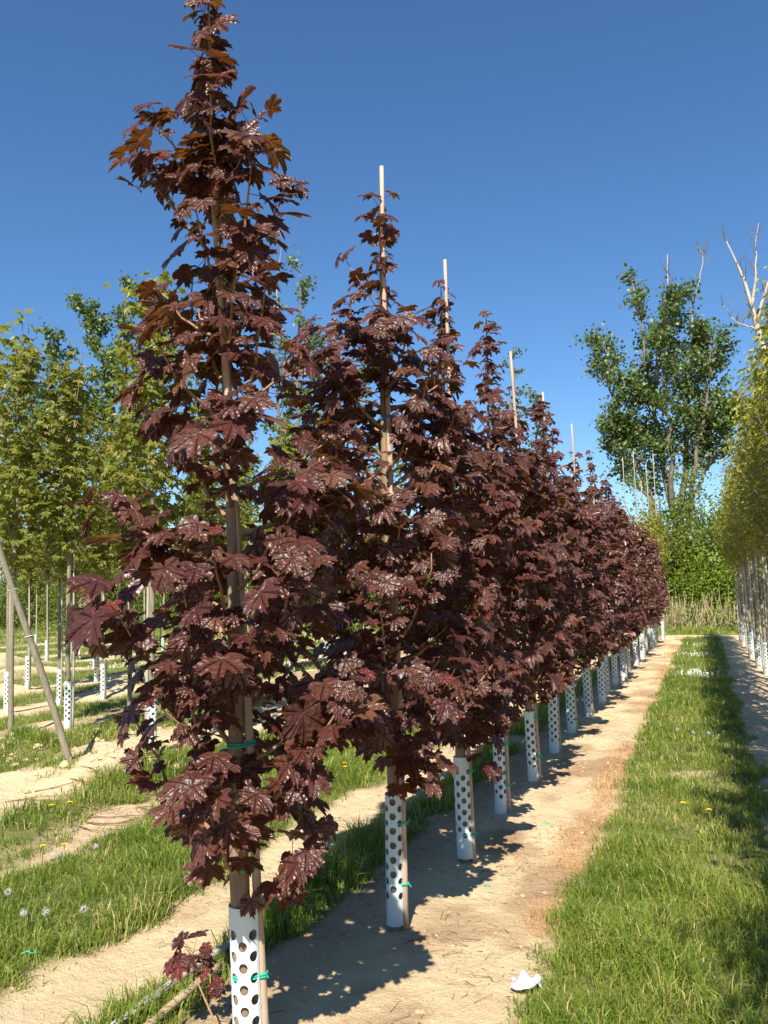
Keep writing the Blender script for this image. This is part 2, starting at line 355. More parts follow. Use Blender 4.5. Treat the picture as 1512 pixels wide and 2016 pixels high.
def sow(x0, x1, y0, y1, dens, hmin, hmax, wid, seg, mask=None, bright=0.0):
    n = int((x1 - x0) * (y1 - y0) * dens); x = rngG.uniform(x0, x1, n); y = rngG.uniform(y0, y1, n)
    k = in_view(x, y); x, y = x[k], y[k]
    m = (mask or grass_mask)(x, y); cl = fbm(x, y, 0.25, 91, 2)
    k = rngG.random(len(x)) < m * np.clip(0.75 + 1.1 * cl, 0.15, 1); x, y, m, cl = x[k], y[k], m[k], cl[k]
    n = len(x); hh = (hmin + (hmax - hmin) * rngG.random(n) ** 1.6) * (0.75 + 1.3 * np.clip(cl + 0.20 + 1.0 * fbm(x, y, 0.8, 95, 2), 0, 1)) * (0.5 + 0.5 * np.clip(m, 0, 1))
    tint = np.clip(0.46 + 0.24 * rngG.standard_normal(n) + 0.55 * fbm(x, y, 0.6, 93, 3) + bright, 0, 0.9)
    tint = np.where(rngG.random(n) < 0.05 + 0.22 * smooth(0.08, 0.4, fbm(x, y, 0.5, 97, 2)), 1.0, tint)
    return blades(x, y, hh, wid * rngG.uniform(0.6, 1.3, n), tint, rngG.uniform(0.15, 1.2, n), seg)
def grass_obj(name, label, zones):
    B = Buf()
    for zargs in zones:
        V, T, t = sow(*zargs[0], **(zargs[1] if len(zargs) > 1 else {})); B.add(V, T, tint=t)
    prop(put('grass', B.mesh('grass', GRASS)), label, 'grass', kind='stuff')
only = lambda a, b: (lambda x, y: grass_mask(x, y) * ((x > a) & (x < b)))
grass_obj('grass', 'strip of mown green grass between the red maples and the yellow-green trees',
          [((-1.1, 0.7, 2.4, 5.2, 8500, 0.04, 0.12, 0.0055, 2),), ((-1.1, 0.7, 5.2, 9, 5200, 0.04, 0.12, 0.0065, 2),), ((-1.2, 0.8, 9, 16, 2200, 0.05, 0.12, 0.010, 2),),
           ((-1.3, 0.9, 16, 29.6, 900, 0.05, 0.12, 0.017, 1),)])
grass_obj('grass', 'narrow tufty line of grass along the foot of the red maple row',
          [((-2.6, -1.7, 2.3, 6, 8500, 0.05, 0.17, 0.0055, 2),), ((-2.6, -1.7, 6, 12, 3500, 0.05, 0.16, 0.008, 2),), ((-2.7, -1.7, 12, 29, 900, 0.05, 0.15, 0.015, 1),)])
grass_obj('grass', 'wide grass strip with dandelions left of the bare sandy track',
          [((-4.3, -2.6, 2.4, 5.5, 6500, 0.04, 0.13, 0.0055, 2),), ((-4.4, -2.6, 5.5, 10, 3000, 0.04, 0.13, 0.008, 2),), ((-4.4, -2.6, 10, 29, 700, 0.05, 0.13, 0.015, 1),)])
grass_obj('grass', 'grass strips between the rows of green trees and rough grass at the field edge',
          [((-8, -4.2, 3.5, 9, 2600, 0.04, 0.13, 0.008, 2),), ((-15, -4.2, 6, 16, 900, 0.05, 0.13, 0.012, 1),), ((-26, -4.2, 16, 30, 260, 0.05, 0.14, 0.024, 1),),
           ((-52, 8, 29, 50, 95, 0.10, 0.35, 0.045, 1),)])
# dead orange-brown grass at the sprayed edge, dry stalks and litter on the sand
def drymask(x, y):
    wb = 0.10 * fbm(x, y, 0.9, 3) + 0.10 * fbm(x, y, 0.3, 61)
    return strip(x + wb, -1.0, -0.70, 0.08) * smooth(-0.2, 0.2, fbm(x, y, 1.4, 63) + 0.05) + 0.10 * strip(x, -4.6, -4.0, 0.2)
B = Buf()
for a in [(-1.3, -0.5, 2.6, 7, 3400, 0.02, 0.075, 0.0032, 2), (-1.4, -0.5, 7, 14, 1500, 0.02, 0.08, 0.006, 2), (-1.4, -0.5, 14, 29, 500, 0.02, 0.08, 0.012, 1)]:
    V, T, t = sow(*a, mask=drymask); B.add(V, T, tint=np.clip(t * 1.1, 0, 1))
prop(put('dead_grass', B.mesh('dead_grass', DRY)), 'orange-brown dead grass along the edge of the sandy strip', 'dead grass', kind='stuff')
B = Buf()
n = 30000; x = rngG.uniform(-6.5, 1.3, n); y = 2.4 + 12 * rngG.random(n) ** 1.5
k = in_view(x, y) & (grass_mask(x, y) < 0.35) & (rngG.random(n) < np.clip(0.22 + 1.9 * fbm(x, y, 0.45, 101) + 0.5 * strip(x, -1.3, -.75, .2), 0.03, 1)); x, y = x[k], y[k]; n = len(x)
az = rngG.uniform(0, 6.28, n); ln = 0.012 + 0.13 * rngG.random(n) ** 5; z = height(x, y) + 0.004
d = np.stack([np.cos(az) * ln, np.sin(az) * ln, rngG.uniform(0, 0.2, n) * ln], 1); P0 = np.stack([x, y, z], 1)
V, F = prisms(P0, P0 + d, rngG.uniform(0.0008, 0.0022, n), 0.0006); B.add(V, F)
prop(put('twig_litter', B.mesh('twig_litter', TWIGD)), 'dry stalks and twig bits scattered over the bare sand', 'plant litter', kind='stuff')
# brushwood: thin cut branches by the dug mound
rb = np.random.default_rng(23); B = Buf()
for k in range(34):
    x0, y0 = rb.uniform(-5.5, -4.0), rb.uniform(4.9, 6.6); a = rb.uniform(-.5, .9); L = rb.uniform(.25, .9); t = np.linspace(0, 1, 7)
    px = x0 + np.cos(a) * L * t; py = y0 + np.sin(a) * L * t + .06 * np.sin(t * 3 + k) * L; pz = height(px, py) + .006 + rb.uniform(0, .05) * t
    V, F = tube(np.stack([px, py, pz], 1), np.linspace(rb.uniform(.003, .0065), .0015, 7), 5, False); B.add(V, F)
    for q in range(3):
        i0 = rb.integers(2, 6); p = np.array([px[i0], py[i0], pz[i0]]); V, F = prisms([p], [p + [rb.normal(0, .1), rb.normal(0, .1), rb.uniform(.01, .08)]], .002, .001); B.add(V, F)
prop(put('brushwood', B.mesh('brushwood', TWIGD)), 'thin cut twigs strewn in front of the dug sandy mound', 'twigs', kind='stuff')
# clods of soil
def clods(n, region, smin, smax, seed):
    r = np.random.default_rng(seed); B = Buf()
    ico = np.array([(1, 0, 0), (-1, 0, 0), (0, 1, 0), (0, -1, 0), (0, 0, 1), (0, 0, -1)], float)
    fc = np.array([(0, 2, 4), (2, 1, 4), (1, 3, 4), (3, 0, 4), (2, 0, 5), (1, 2, 5), (3, 1, 5), (0, 3, 5)])
    ed = {}; V = list(ico); F = []
    def md(a, b):
        key = (min(a, b), max(a, b))
        if key not in ed: ed[key] = len(V); V.append(unit(np.array(V[a]) + np.array(V[b])))
        return ed[key]
    for a, b, c in fc:
        ab, bc, ca = md(a, b), md(b, c), md(c, a); F += [(a, ab, ca), (b, bc, ab), (c, ca, bc), (ab, bc, ca)]
    V = np.array(V); F = np.array(F)
    x, y = region(r, n); z = height(x, y); k = in_view(x, y)
    for i in np.nonzero(k)[0]:
        s = smin + (smax - smin) * r.random() ** 3
        q = V * (s * r.uniform(0.7, 1.3, (len(V), 1))) * [1, r.uniform(0.6, 1.2), r.uniform(0.45, 0.8)]
        B.add(q + [x[i], y[i], z[i] + 0.15 * s], F, grass=0, dry=0, brown=r.uniform(0, 0.35))
    return B.mesh('soil_clods', GROUND)
def reg(r, n):
    m = [MOUNDS[i] for i in r.integers(0, 4, n)]
    return np.array([a[0] + r.normal(0, 0.4) for a in m]), np.array([a[1] + r.normal(0, 0.4) for a in m])
prop(put('soil_clods', clods(420, reg, 0.008, 0.055, 3)), 'loose sandy clods on the dug-over mounds by the leaning trunk', 'soil clods', kind='stuff')
prop(put('soil_clods', clods(1500, lambda r, n: (r.uniform(-2.9, -0.7, n), 2.6 + 9 * r.random(n) ** 1.6), 0.002, 0.014, 4)), 'small crumbs of earth on the sand around the red maples', 'soil clods', kind='stuff')

# ------------------------------------------------------------------ leaf templates
HALF = [(0, 1.0), (5, .85), (11, .91), (15, .75), (22, .61), (29, .72), (35, .90), (40, .81), (48, .98), (53, .83), (60, .87), (66, .68), (75, .55), (84, .62), (90, .71), (96, .64), (105, .75), (113, .58), (122, .57), (138, .42), (158, .31)]
HALF_S = [(0, 1.0), (9, .84), (22, .60), (37, .86), (48, .97), (60, .83), (75, .54), (104, .73), (125, .52), (155, .30)]
HALF_XS = [(0, 1.0), (22, .58), (48, .97), (75, .52), (106, .72), (150, .30)]
TIPS = {0, 48, 105, 104, 106}
def leaf_tpl(rng, half, ring):
    pts = [(a, r, a in TIPS) for a, r in half] + [(180, 0.07, False)] + [(-a, r, a in TIPS) for a, r in reversed(half) if a]
    A = np.radians([p[0] for p in pts]) * rng.uniform(0.95, 1.03); R = np.array([p[1] for p in pts]) * rng.uniform(0.94, 1.05, len(pts)); v = np.array([1. if p[2] else 0. for p in pts])
    droop = rng.uniform(0.10, 0.34); fold = rng.uniform(0.0, 0.30); wav = rng.uniform(0.02, 0.06); ph = rng.uniform(0, 6.28); tw = rng.uniform(-0.12, 0.12)
    def zf(xx, yy, vein, edge):
        rr = np.hypot(xx, yy)
        return -droop * rr ** 2 + fold * np.abs(xx) * 0.6 - 0.05 * vein * edge + 0.035 * (1 - vein) * edge + wav * np.sin(5 * np.arctan2(xx, yy) + ph) * rr + tw * xx * yy
    sx, sy = np.sin(A), np.cos(A); n = len(A)
    if ring:
        Rm = 0.5 * R; X_ = np.concatenate([[0], Rm * sx, R * sx]); Y_ = np.concatenate([[0], Rm * sy, R * sy])
        vn = np.concatenate([[1], np.where(v > 0, 1, 0.35), v]); ed = np.concatenate([[0], np.full(n, .7), np.ones(n)])
        T = []
        for i in range(n):
            j = (i + 1) % n; T += [(0, 1 + j, 1 + i), (1 + i, 1 + j, 1 + n + j), (1 + i, 1 + n + j, 1 + n + i)]
    else:
        X_ = np.concatenate([[0], R * sx]); Y_ = np.concatenate([[0], R * sy]); vn = np.concatenate([[1], v]); ed = np.concatenate([[0], np.ones(n)])
        T = [(0, 1 + (i + 1) % n, 1 + i) for i in range(n)]
    Z_ = zf(X_, Y_, vn, ed)
    return np.stack([X_, Y_, Z_], 1), np.array(T), vn, np.hypot(X_, Y_)
rt = np.random.default_rng(11)
TPL = {'hi': [leaf_tpl(rt, HALF, True) for _ in range(10)], 'mid': [leaf_tpl(rt, HALF_S, True) for _ in range(6)], 'lo': [leaf_tpl(rt, HALF_S, False) for _ in range(6)], 'xs': [leaf_tpl(rt, HALF_XS, False) for _ in range(5)]}
def leaf_frames(n, tip):
    """rotation matrices with columns (x, tip, normal)"""
    n = unit(n); t = unit(tip - n * np.sum(tip * n, -1, keepdims=True)); x = np.cross(t, n)
    return np.stack([x, t, n], -1)
def joined_leaves(P, Rm, S, tint, kind, rng):
    B = Buf(); tp = TPL[kind]; ch = rng.integers(0, len(tp), len(P))
    for k, (V, T, vn, rd) in enumerate(tp):
        s = ch == k
        if not s.any(): continue
        W = np.einsum('nij,vj->nvi', Rm[s] * S[s][:, None, None], V) + P[s][:, None]
        F = (T[None] + (np.arange(s.sum()) * len(V))[:, None, None]).reshape(-1, 3)
        B.add(W.reshape(-1, 3), F, tint=np.repeat(tint[s], len(V)), vein=np.tile(vn, s.sum()), lu=np.tile(V[:, 0], s.sum()), lv=np.tile(V[:, 1], s.sum()))
    return B
# shared meshes for single leaves: 10 shapes x 5 tints
TINTS = [0.12, 0.35, 0.55, 0.72, 0.9, 1.0]
LEAF_ME = [[mesh('maple_leaf', V, T, MAPLE, dict(tint=np.full(len(V), t), vein=vn, lu=V[:, 0], lv=V[:, 1])) for t in TINTS] for V, T, vn, rd in TPL['hi']]
LEAF_ME_S = [[mesh('maple_leaf_small', V, T, MAPLE, dict(tint=np.full(len(V), t), vein=vn, lu=V[:, 0], lv=V[:, 1])) for t in TINTS] for V, T, vn, rd in TPL['mid']]

# ------------------------------------------------------------------ perforated guards, stakes, ties
def guard_mesh(mat, seed, length=0.60, R=0.049, th=0.0028):
    r = np.random.default_rng(seed); B = Buf(); ncol = 8; da = 2 * math.pi / ncol; wz = 0.068; hr = 0.0165; rows = int((length - 0.13) / wz)
    z0 = 0.105
    lean = r.uniform(-0.002, 0.002, 2)
    def wrap(a, z, rad):
        oval = 1 + 0.06 * np.cos(2 * a + seed)
        return np.stack([rad * oval * np.cos(a) + lean[0] * z / length, rad * oval * np.sin(a) + lean[1] * z / length, z], -1)
    def solid(a0, za, zb):
        aa = a0 + np.linspace(-.5, .5, 7) * da
        for rad, fl in ((R, 1), (R - th, -1)):
            V = np.concatenate([wrap(aa, np.full(7, za), rad), wrap(aa, np.full(7, zb), rad)])
            F = np.array([(i, i + 1, i + 8, i + 7)[::fl] for i in range(6)]); B.add(V, F)
    for c in range(ncol):
        a0 = c * da; off = (c % 2) * wz / 2; zt = z0 + off
        solid(a0, 0, zt)
        nr = rows
        for k in range(nr):
            zc = zt + (k + .5) * wz
            u = np.concatenate([np.linspace(-.5, .5, 7), [.5, .5, .5], np.linspace(.5, -.5, 7), [-.5, -.5, -.5]]) * da
            zz = np.concatenate([np.full(7, -.5), [-.25, 0, .25], np.full(7, .5), [.25, 0, -.25]]) * wz
            m = len(u); angp = np.arctan2(zz, u * R); hu = hr * np.cos(angp) / R; hz = hr * np.sin(angp)
            VO = wrap(a0 + u, zc + zz, R); HO = wrap(a0 + hu, zc + hz, R); VI = wrap(a0 + u, zc + zz, R - th); HI = wrap(a0 + hu, zc + hz, R - th)
            i = np.arange(m); j = (i + 1) % m
            F = np.concatenate([np.stack([i, j, j + m, i + m], 1), np.stack([i + m, j + m, j + 3 * m, i + 3 * m], 1), np.stack([j + 2 * m, i + 2 * m, i + 3 * m, j + 3 * m], 1)])
            B.add(np.concatenate([VO, HO, VI, HI]), F)
        solid(a0, zt + nr * wz, length)
    aa = np.arange(48) / 48 * 2 * math.pi
    for z in (0, length):
        V = np.concatenate([wrap(aa, np.full(48, z), R), wrap(aa, np.full(48, z), R - th)]); i = np.arange(48); j = (i + 1) % 48
        B.add(V, np.stack([i, j, j + 48, i + 48], 1))
    return B.mesh('tree_guard', mat)
GUARDS = [guard_mesh(GUARDM[0], 1), guard_mesh(GUARDM[1], 2, 0.61), guard_mesh(GUARDM[2], 3, 0.58), guard_mesh(GUARDM[0], 4, 0.60)]
def guard(x, y, label, group, var=0, rz=0.0, dz=0.0, axis=(0, 0, 1)):
    o = put('tree_guard', GUARDS[var], loc=(x, y, gz(x, y) - 0.012 + dz)); o.rotation_euler = (Vector((0, 0, 1)).rotation_difference(Vector(axis)) @ Matrix.Rotation(rz, 3, 'Z').to_quaternion()).to_euler()
    return prop(o, label, 'tree guard', group)
def tie_mesh(pa, ra, pb, rb, mat, rng):
    """twine wound twice round trunk and stake with a knot and loose ends"""
    pa, pb = np.asarray(pa, float), np.asarray(pb, float); d = pb - pa; dz = d[2]; d[2] = 0; L = np.linalg.norm(d); ax = d / (L + 1e-9); sd = np.array([-ax[1], ax[0], 0])
    pts = []
    for k in range(2):
        zo = k * 0.007 * rng.uniform(0.4, 1.2)
        for a in np.linspace(math.pi / 2, 3 * math.pi / 2, 7): pts.append(pa + (ra + 0.004) * (math.cos(a) * ax + math.sin(a) * sd) + [0, 0, zo])
        for a in np.linspace(-math.pi / 2, math.pi / 2, 7): pts.append(pb + (rb + 0.004) * (math.cos(a) * ax + math.sin(a) * sd) + [0, 0, zo + dz * 0 + 0.004])
    e = pts[-1]; pts += [e + np.array([0.004, -0.008, 0.004]), e + np.array([0.02, -0.02, rng.uniform(-0.01, 0.012)]), e + np.array([0.035, -0.02, rng.uniform(-0.025, 0.012)])]
    V, F = tube(pts, 0.0035, 5); return mesh('tie', V, F, mat, smooth=True)
def stake(base, top, r, label, group, ties=(), mat=STAKE, trunk=None, seed=0, n=9):
    rng = np.random.default_rng(seed); base = np.asarray(base, float); top = np.asarray(top, float)
    t = np.linspace(0, 1, 14); P = (top - base) * t[:, None]; P[0, 2] -= 0.06
    P[:, 0] += 0.012 * np.sin(t * 5 + seed) * t; P[:, 1] += 0.010 * np.sin(t * 4 + 2 * seed) * t
    rr = r * (1 - 0.32 * t) * (1 + 0.04 * rng.standard_normal(14))
    R0 = root('wooden_stake', base, label, 'stake', group)
    V, F = tube(P, rr, n); put('pole', mesh('pole', V, F, mat, smooth=True), R0)
    for z in ties:
        i = np.interp(z, P[:, 2], np.arange(14)); ps = np.array([np.interp(z, P[:, 2], P[:, k]) for k in range(3)])
        pt, rt_ = trunk(z); pt = pt - base
        put('tie', tie_mesh(pt, rt_, ps, float(np.interp(z, P[:, 2], rr)), TIE if rng.random() > 0.12 else TIEB, rng), R0)
    return R0

# ------------------------------------------------------------------ red maples
def red_maple(i, bx, by, top, shoulder, lean, nleaf_single, kind, dens=1.0, rad=0.45, zlow=0.66, bulge=1.0, custom=None):
    rng = np.random.default_rng(100 + i); b0 = np.array([bx, by, gz(bx, by)])
    lab = ('tall dark red columnar maple standing beside the two fallen canes' if i == 0 else
           f'dark red columnar maple, {ORD[i]} of its row counting from the one beside fallen canes')
    R0 = root('red_maple_tree', b0, lab, 'tree', 'dark red maples planted in a row')
    wob = rng.uniform(0, 6.28, 2)
    def tp(z):
        z = np.asarray(z, float); s = z / top
        return np.stack([lean[0] * s + 0.016 * np.sin(3.1 * s * 2 + wob[0]) * np.minimum(1, s * s * 9), lean[1] * s + 0.016 * np.sin(2.7 * s * 2 + wob[1]) * np.minimum(1, s * s * 9), z], -1)
    def tr(z): return np.interp(z, [0, 0.1, 0.8, 1.8, 2.8, top], [0.040, 0.033, 0.030, 0.022, 0.013, 0.004])
    zz = np.concatenate([[-0.08], np.linspace(0.0, top, 40)]); P = tp(zz); P[0, :2] = P[1, :2]
    V, F = tube(P, tr(zz) * (1 + 0.05 * rng.standard_normal(41) * (zz < 2.5)), 12); put('trunk', mesh('trunk', V, F, BARK, smooth=True), R0)
    prof = lambda z: np.interp(z, [zlow - 0.15, zlow + 0.1, zlow + 0.45, shoulder - 0.5, shoulder + .05, shoulder + 0.22, shoulder + 0.32, top], [0.16, 0.30, rad, rad, rad * 0.92, rad * 0.75, 0.11, 0.08])
    if custom: prof = lambda z: np.interp(z, custom[0], custom[1])
    nodes = []   # (pos, axis dir, size, youth)
    nb = int(42 * dens); br = []
    for k in range(nb):
        zs = zlow + (shoulder - 0.1 - zlow) * ((k + rng.random()) / nb) - (0.0 if k else 0.02); az = k * 2.4 + rng.uniform(-.5, .5)
        ze = min(zs + rng.uniform(0.18, 0.55), shoulder + 0.25); reach = float(prof(ze)) * rng.uniform(0.55, 1.08) * bulge
        s0 = tp(zs); e = tp(ze) + reach * np.array([math.cos(az), math.sin(az), 0])
        m = s0 * 0.5 + e * 0.5 + np.array([math.cos(az), math.sin(az), 0]) * reach * 0.14 - [0, 0, (ze - zs) * 0.16]
        t = np.linspace(0, 1, 9)[:, None]; C_ = (1 - t) ** 2 * s0 + 2 * t * (1 - t) * m + t * t * e
        C_[1:] += rng.normal(0, 0.006, (8, 3)); L = np.sum(np.linalg.norm(np.diff(C_, axis=0), axis=1))
        br.append((C_, np.interp(np.linspace(0, 1, 9), [0, 1], [0.0055 + 0.008 * L, 0.0025])))
        nn = max(4, int(L / 0.052)); ts = np.linspace(0.22, 1, nn)
        for q, tt in enumerate(ts):
            f = tt * 8; a = int(min(f, 7)); p = C_[a] + (C_[a + 1] - C_[a]) * (f - a); d = unit(C_[a + 1] - C_[a])
            nodes.append((p, d, rng.uniform(0.8, 1.15) * (1.0 - 0.25 * tt ** 3), tt ** 4, q))
        if L > 0.42 and rng.random() < 0.7:    # side shoot
            a = rng.integers(3, 6); az2 = az + rng.choice([-1, 1]) * rng.uniform(.6, 1.2); ll = rng.uniform(0.12, 0.26)
            e2 = C_[a] + ll * np.array([math.cos(az2) * .75, math.sin(az2) * .75, .7]); t = np.linspace(0, 1, 5)[:, None]; C2 = C_[a] * (1 - t) + e2 * t + rng.normal(0, .003, (5, 3)) * (t > 0)
            br.append((C2, np.linspace(0.004, 0.002, 5)))
            for q, tt in enumerate(np.linspace(0.3, 1, max(3, int(ll / .05)))):
                nodes.append((C2[0] + (C2[-1] - C2[0]) * tt, unit(e2 - C_[a]), rng.uniform(.7, 1.05), tt ** 4, q))
    for k, z in enumerate(np.arange(shoulder - 0.3, top + 0.01, 0.052)):      # leader with short spurs
        nodes.append((tp(z), np.array([0, 0, 1.]), np.interp(z, [shoulder, top], [0.9, 0.72]) * rng.uniform(.85, 1.1), 0.3, k))
        if rng.random() < 0.62 and z < top - 0.12:
            az = rng.uniform(0, 6.28); ll = float(prof(z)) * rng.uniform(.35, 0.9); e = tp(z) + [ll * .55 * math.cos(az), ll * .55 * math.sin(az), ll * .8]
            br.append((np.stack([tp(z), (tp(z) + e) / 2 + rng.normal(0, .004, 3), e]), np.array([0.004, .003, .002])))
            for tt in (0.55, 1.0): nodes.append((tp(z) * (1 - tt) + e * tt, unit(e - tp(z)), rng.uniform(.6, .95), tt, k + int(2 * tt)))
    # leaves in opposite pairs, turned ninety degrees at each node; a tuft at each shoot end
    LP, LN, LT, LS, LY, P0 = [], [], [], [], [], []
    for p, d, s, yth, q in nodes:
        a = unit(np.cross(d, [0.3, 0.2, 1.0])) if abs(d[2]) < .95 else np.array([1., 0, 0]); b = np.cross(d, a)
        cnt = 2 if yth < 0.8 else 4
        for h in range(cnt):
            ang = q * 1.571 + h * (math.pi if cnt == 2 else 1.571) + rng.normal(0, .3); o = math.cos(ang) * a + math.sin(ang) * b
            if rng.random() < 0.08: continue
            sz = 0.088 * s * rng.choice([0.5, 0.7, 0.88, 1.0, 1.15, 1.4], p=[.14, .18, .24, .22, .15, .07])
            pet = unit(o * 0.9 + d * 0.5 + rng.normal(0, .22, 3) + [0, 0, .15]) * sz * rng.uniform(0.55, 1.15)
            bp = p + pet; out = np.array([bp[0] - p[0], bp[1] - p[1], 0]) + 0.5 * np.array([bp[0] - tp(p[2])[0], bp[1] - tp(p[2])[1], 0])
            out = unit(out + 1e-4)
            nrm = unit(np.array([0, 0, .55]) + 0.42 * out + 0.40 * SUN + rng.normal(0, .36, 3)); tipd = out - [0, 0, rng.uniform(.25, 1.1)] + rng.normal(0, .2, 3)
            P0.append(p); LP.append(bp); LN.append(nrm); LT.append(tipd); LS.append(sz); LY.append(yth)
    LP, LN, LT, LS, LY, P0 = map(np.array, (LP, LN, LT, LS, LY, P0)); RM = leaf_frames(LN, LT); n = len(LP)
    tint = np.clip((0.46 if i < 5 else 0.34) + 0.24 * rng.standard_normal(n), 0, 0.95); tint = np.where((LY > .8) & (rng.random(n) < (.3 if i < 4 else .10)) & (LS < .065), 1.0, tint)
    # bark-coloured branches
    if i < 5:
        for C_, rr in br:
            V, F = tube(C_, rr, 6); put('branch', mesh('branch', V, F, TWIG, smooth=True), R0)
    else:
        B = Buf()
        for C_, rr in br: V, F = tube(C_, rr, 4, False); B.add(V, F)
        put('branches', B.mesh('branches', TWIG, True), R0, 'stuff')
    if i < 11:
        V, F = prisms(P0, LP, 0.0017, 0.0012); put('petioles', mesh('petioles', V, F, PETI), R0, 'stuff')
    toc = unit(EYE - b0 - LP); score = LS * (0.25 + np.abs(np.sum(LN * toc, 1))) * (1 + 0.8 * np.sum(unit(LP * [1, 1, 0] + 1e-6) * toc, 1)); order = np.argsort(-score)
    sing = order[:nleaf_single]; rest = order[nleaf_single:]
    lib = LEAF_ME if i < 3 else LEAF_ME_S
    for q in sing:
        me = lib[rng.integers(0, len(lib))][int(np.argmin(np.abs(np.array(TINTS) - tint[q])))]
        o = bpy.data.objects.new('leaf', me); COL.objects.link(o); o.parent = R0
        mm = np.eye(4); mm[:3, :3] = RM[q] * LS[q]; mm[:3, 3] = LP[q]; o.matrix_basis = Matrix(mm.tolist())
    if len(rest):
        put('foliage', joined_leaves(LP[rest], RM[rest], LS[rest], tint[rest], kind, rng).mesh('foliage', MAPLE if i < 6 else MAPLE_F), R0, 'stuff')
    return R0, b0, tp, tr, prof
ROW_Y = [2.56, 3.95, 5.09, 6.29, 7.27, 8.56, 9.88, 11.22, 12.41, 13.65, 14.9, 15.8, 17.4, 19.0, 20.8, 22.7, 24.5, 26.2]
TOPS = [3.92, 3.72, 3.62, 3.80, 3.45, 3.62, 3.5, 3.45, 3.6, 3.5, 3.6, 3.4, 3.3, 3.2, 3.2, 3.1, 3.0, 2.9]
SHO = [3.3, 2.85, 2.52, 2.70, 2.62, 2.55, 2.6, 2.55, 2.6, 2.7, 2.75, 2.75, 2.8, 2.8, 2.7, 2.7, 2.6, 2.5]
STK = [3.3, 3.86, 3.82, 3.1, 3.75, 3.68, 3.2, 3.85, 3.2, 3.0, 3.0, 3.1, 3.0, 3.2, 3.0, 3.0, 3.0, 3.0]
rr_ = random.Random(7)
for i, y in enumerate(ROW_Y):
    x = -1.50 + (rr_.uniform(-.035, .035) if i else -0.01)
    lean = (-0.10, -0.03) if i == 0 else ((0.03, 0.0) if i == 1 else (rr_.uniform(-.06, .06), rr_.uniform(-.06, .06)))
    nl = 300 if i < 4 else (250 if i < 8 else (120 if i < 12 else 0))
    kind = 'hi' if i < 2 else ('mid' if i < 5 else ('lo' if i < 10 else 'xs'))
    R0, b0, tp, tr, prof = red_maple(i, x, y, TOPS[i], SHO[i], lean, nl, kind, dens=1.0 if i else 1.05, rad=0.44 if i == 0 else rr_.uniform(.46, .54), zlow=0.50 if i == 0 else rr_.uniform(.58, .74),
        custom=([.42, .62, .90, 1.4, 2.1, 2.35, 2.8, 3.2, 3.5, 3.95], [.20, .36, .46, .48, .48, .30, .27, .24, .15, .09]) if i == 0 else (([.5, .8, 1.1, 2.5, 2.9, 3.12, 3.2, 3.7], [.18, .36, .52, .54, .46, .38, .11, .09]) if i == 1 else None))
    who = 'the red maple beside the fallen canes' if i == 0 else f'the {ORD[i]} red maple from the fallen canes'
    sx, sy = (0.062, 0.028) if i == 0 else (rr_.uniform(.052, .072), rr_.uniform(0.0, .03))
    sz = gz(x + sx, y + sy); tz = STK[i]; tl = tp(tz)
    tops_ = (x + tl[0] + (-.005 if i == 0 else rr_.uniform(-.02, .02)) + 0.02, y + tl[1] - 0.03, sz + tz)
    ties = [z + rr_.uniform(-.04, .04) for z in ([.37, .73, 1.10, 1.42, 1.74, 2.78] if i == 0 else [.18, .52, .98, 1.4, 1.9, 2.5])] if i < 9 else [0.5]
    stake((x + sx, y + sy, sz), tops_, 0.0165, ('pale stake tied with green twine to ' + who), 'pale stakes along the red maple row', ties, STAKE,
          (lambda z, b0=b0, tp=tp, tr=tr: (b0 + tp(z), float(tr(z)))), i, 9 if i < 6 else 6)
    g0, g6 = tp(0.02), tp(0.6); guard(x + g0[0] + (0.010 if i == 0 else 0.004), y + g0[1] + 0.004, 'white perforated guard around ' + who, 'perforated guards along the red maple row', [0, 1, 0, 0, 3, 0, 2, 1, 0, 3][i % 10], rr_.uniform(0, 6.28), 0.035 if i in (1, 2) else 0.0, axis=tuple(g6 - g0))

# red shoot growing from the foot of the first maple
m0 = [o for o in bpy.data.objects if o.name == 'red_maple_tree'][0]
rng = np.random.default_rng(77); b0 = np.array(m0.location)
C_ = np.array([(-0.03, 0.01, 0.10), (-0.21, 0.13, 0.13), (-0.33, 0.19, 0.24), (-0.35, 0.20, 0.33)]); V, F = tube(C_, [0.005, .0045, .0035, .002], 6)
sh = put('basal_shoot', mesh('basal_shoot', V, F, TWIG, smooth=True), m0); A0, A1 = [], []
for q in range(20):
    t = rng.uniform(.5, 1); p0 = np.array([np.interp(t, [0, .33, .67, 1], C_[:, k]) for k in range(3)]); az = rng.uniform(0, 6.28)
    p = p0 + np.array([math.cos(az), math.sin(az), rng.uniform(-.2, .7)]) * rng.uniform(.03, .085)
    nrm = unit(np.array([math.cos(az) * .4, -.5 + math.sin(az) * .4, .8]) + rng.normal(0, .2, 3)); RMx = leaf_frames(nrm[None], (p - p0)[None] * [1, 1, .2] - [0, 0, .03])[0]
    A0.append(p0); A1.append(p); o = bpy.data.objects.new('leaf', LEAF_ME[rng.integers(0, 10)][rng.choice([0, 1, 5])]); COL.objects.link(o); o.parent = sh
    mm = np.eye(4); mm[:3, :3] = RMx * rng.uniform(.03, .058); mm[:3, 3] = p; o.matrix_basis = Matrix(mm.tolist())
V, F = prisms(A0, A1, .0014, .001); put('petioles', mesh('petioles', V, F, PETI), sh, 'stuff')

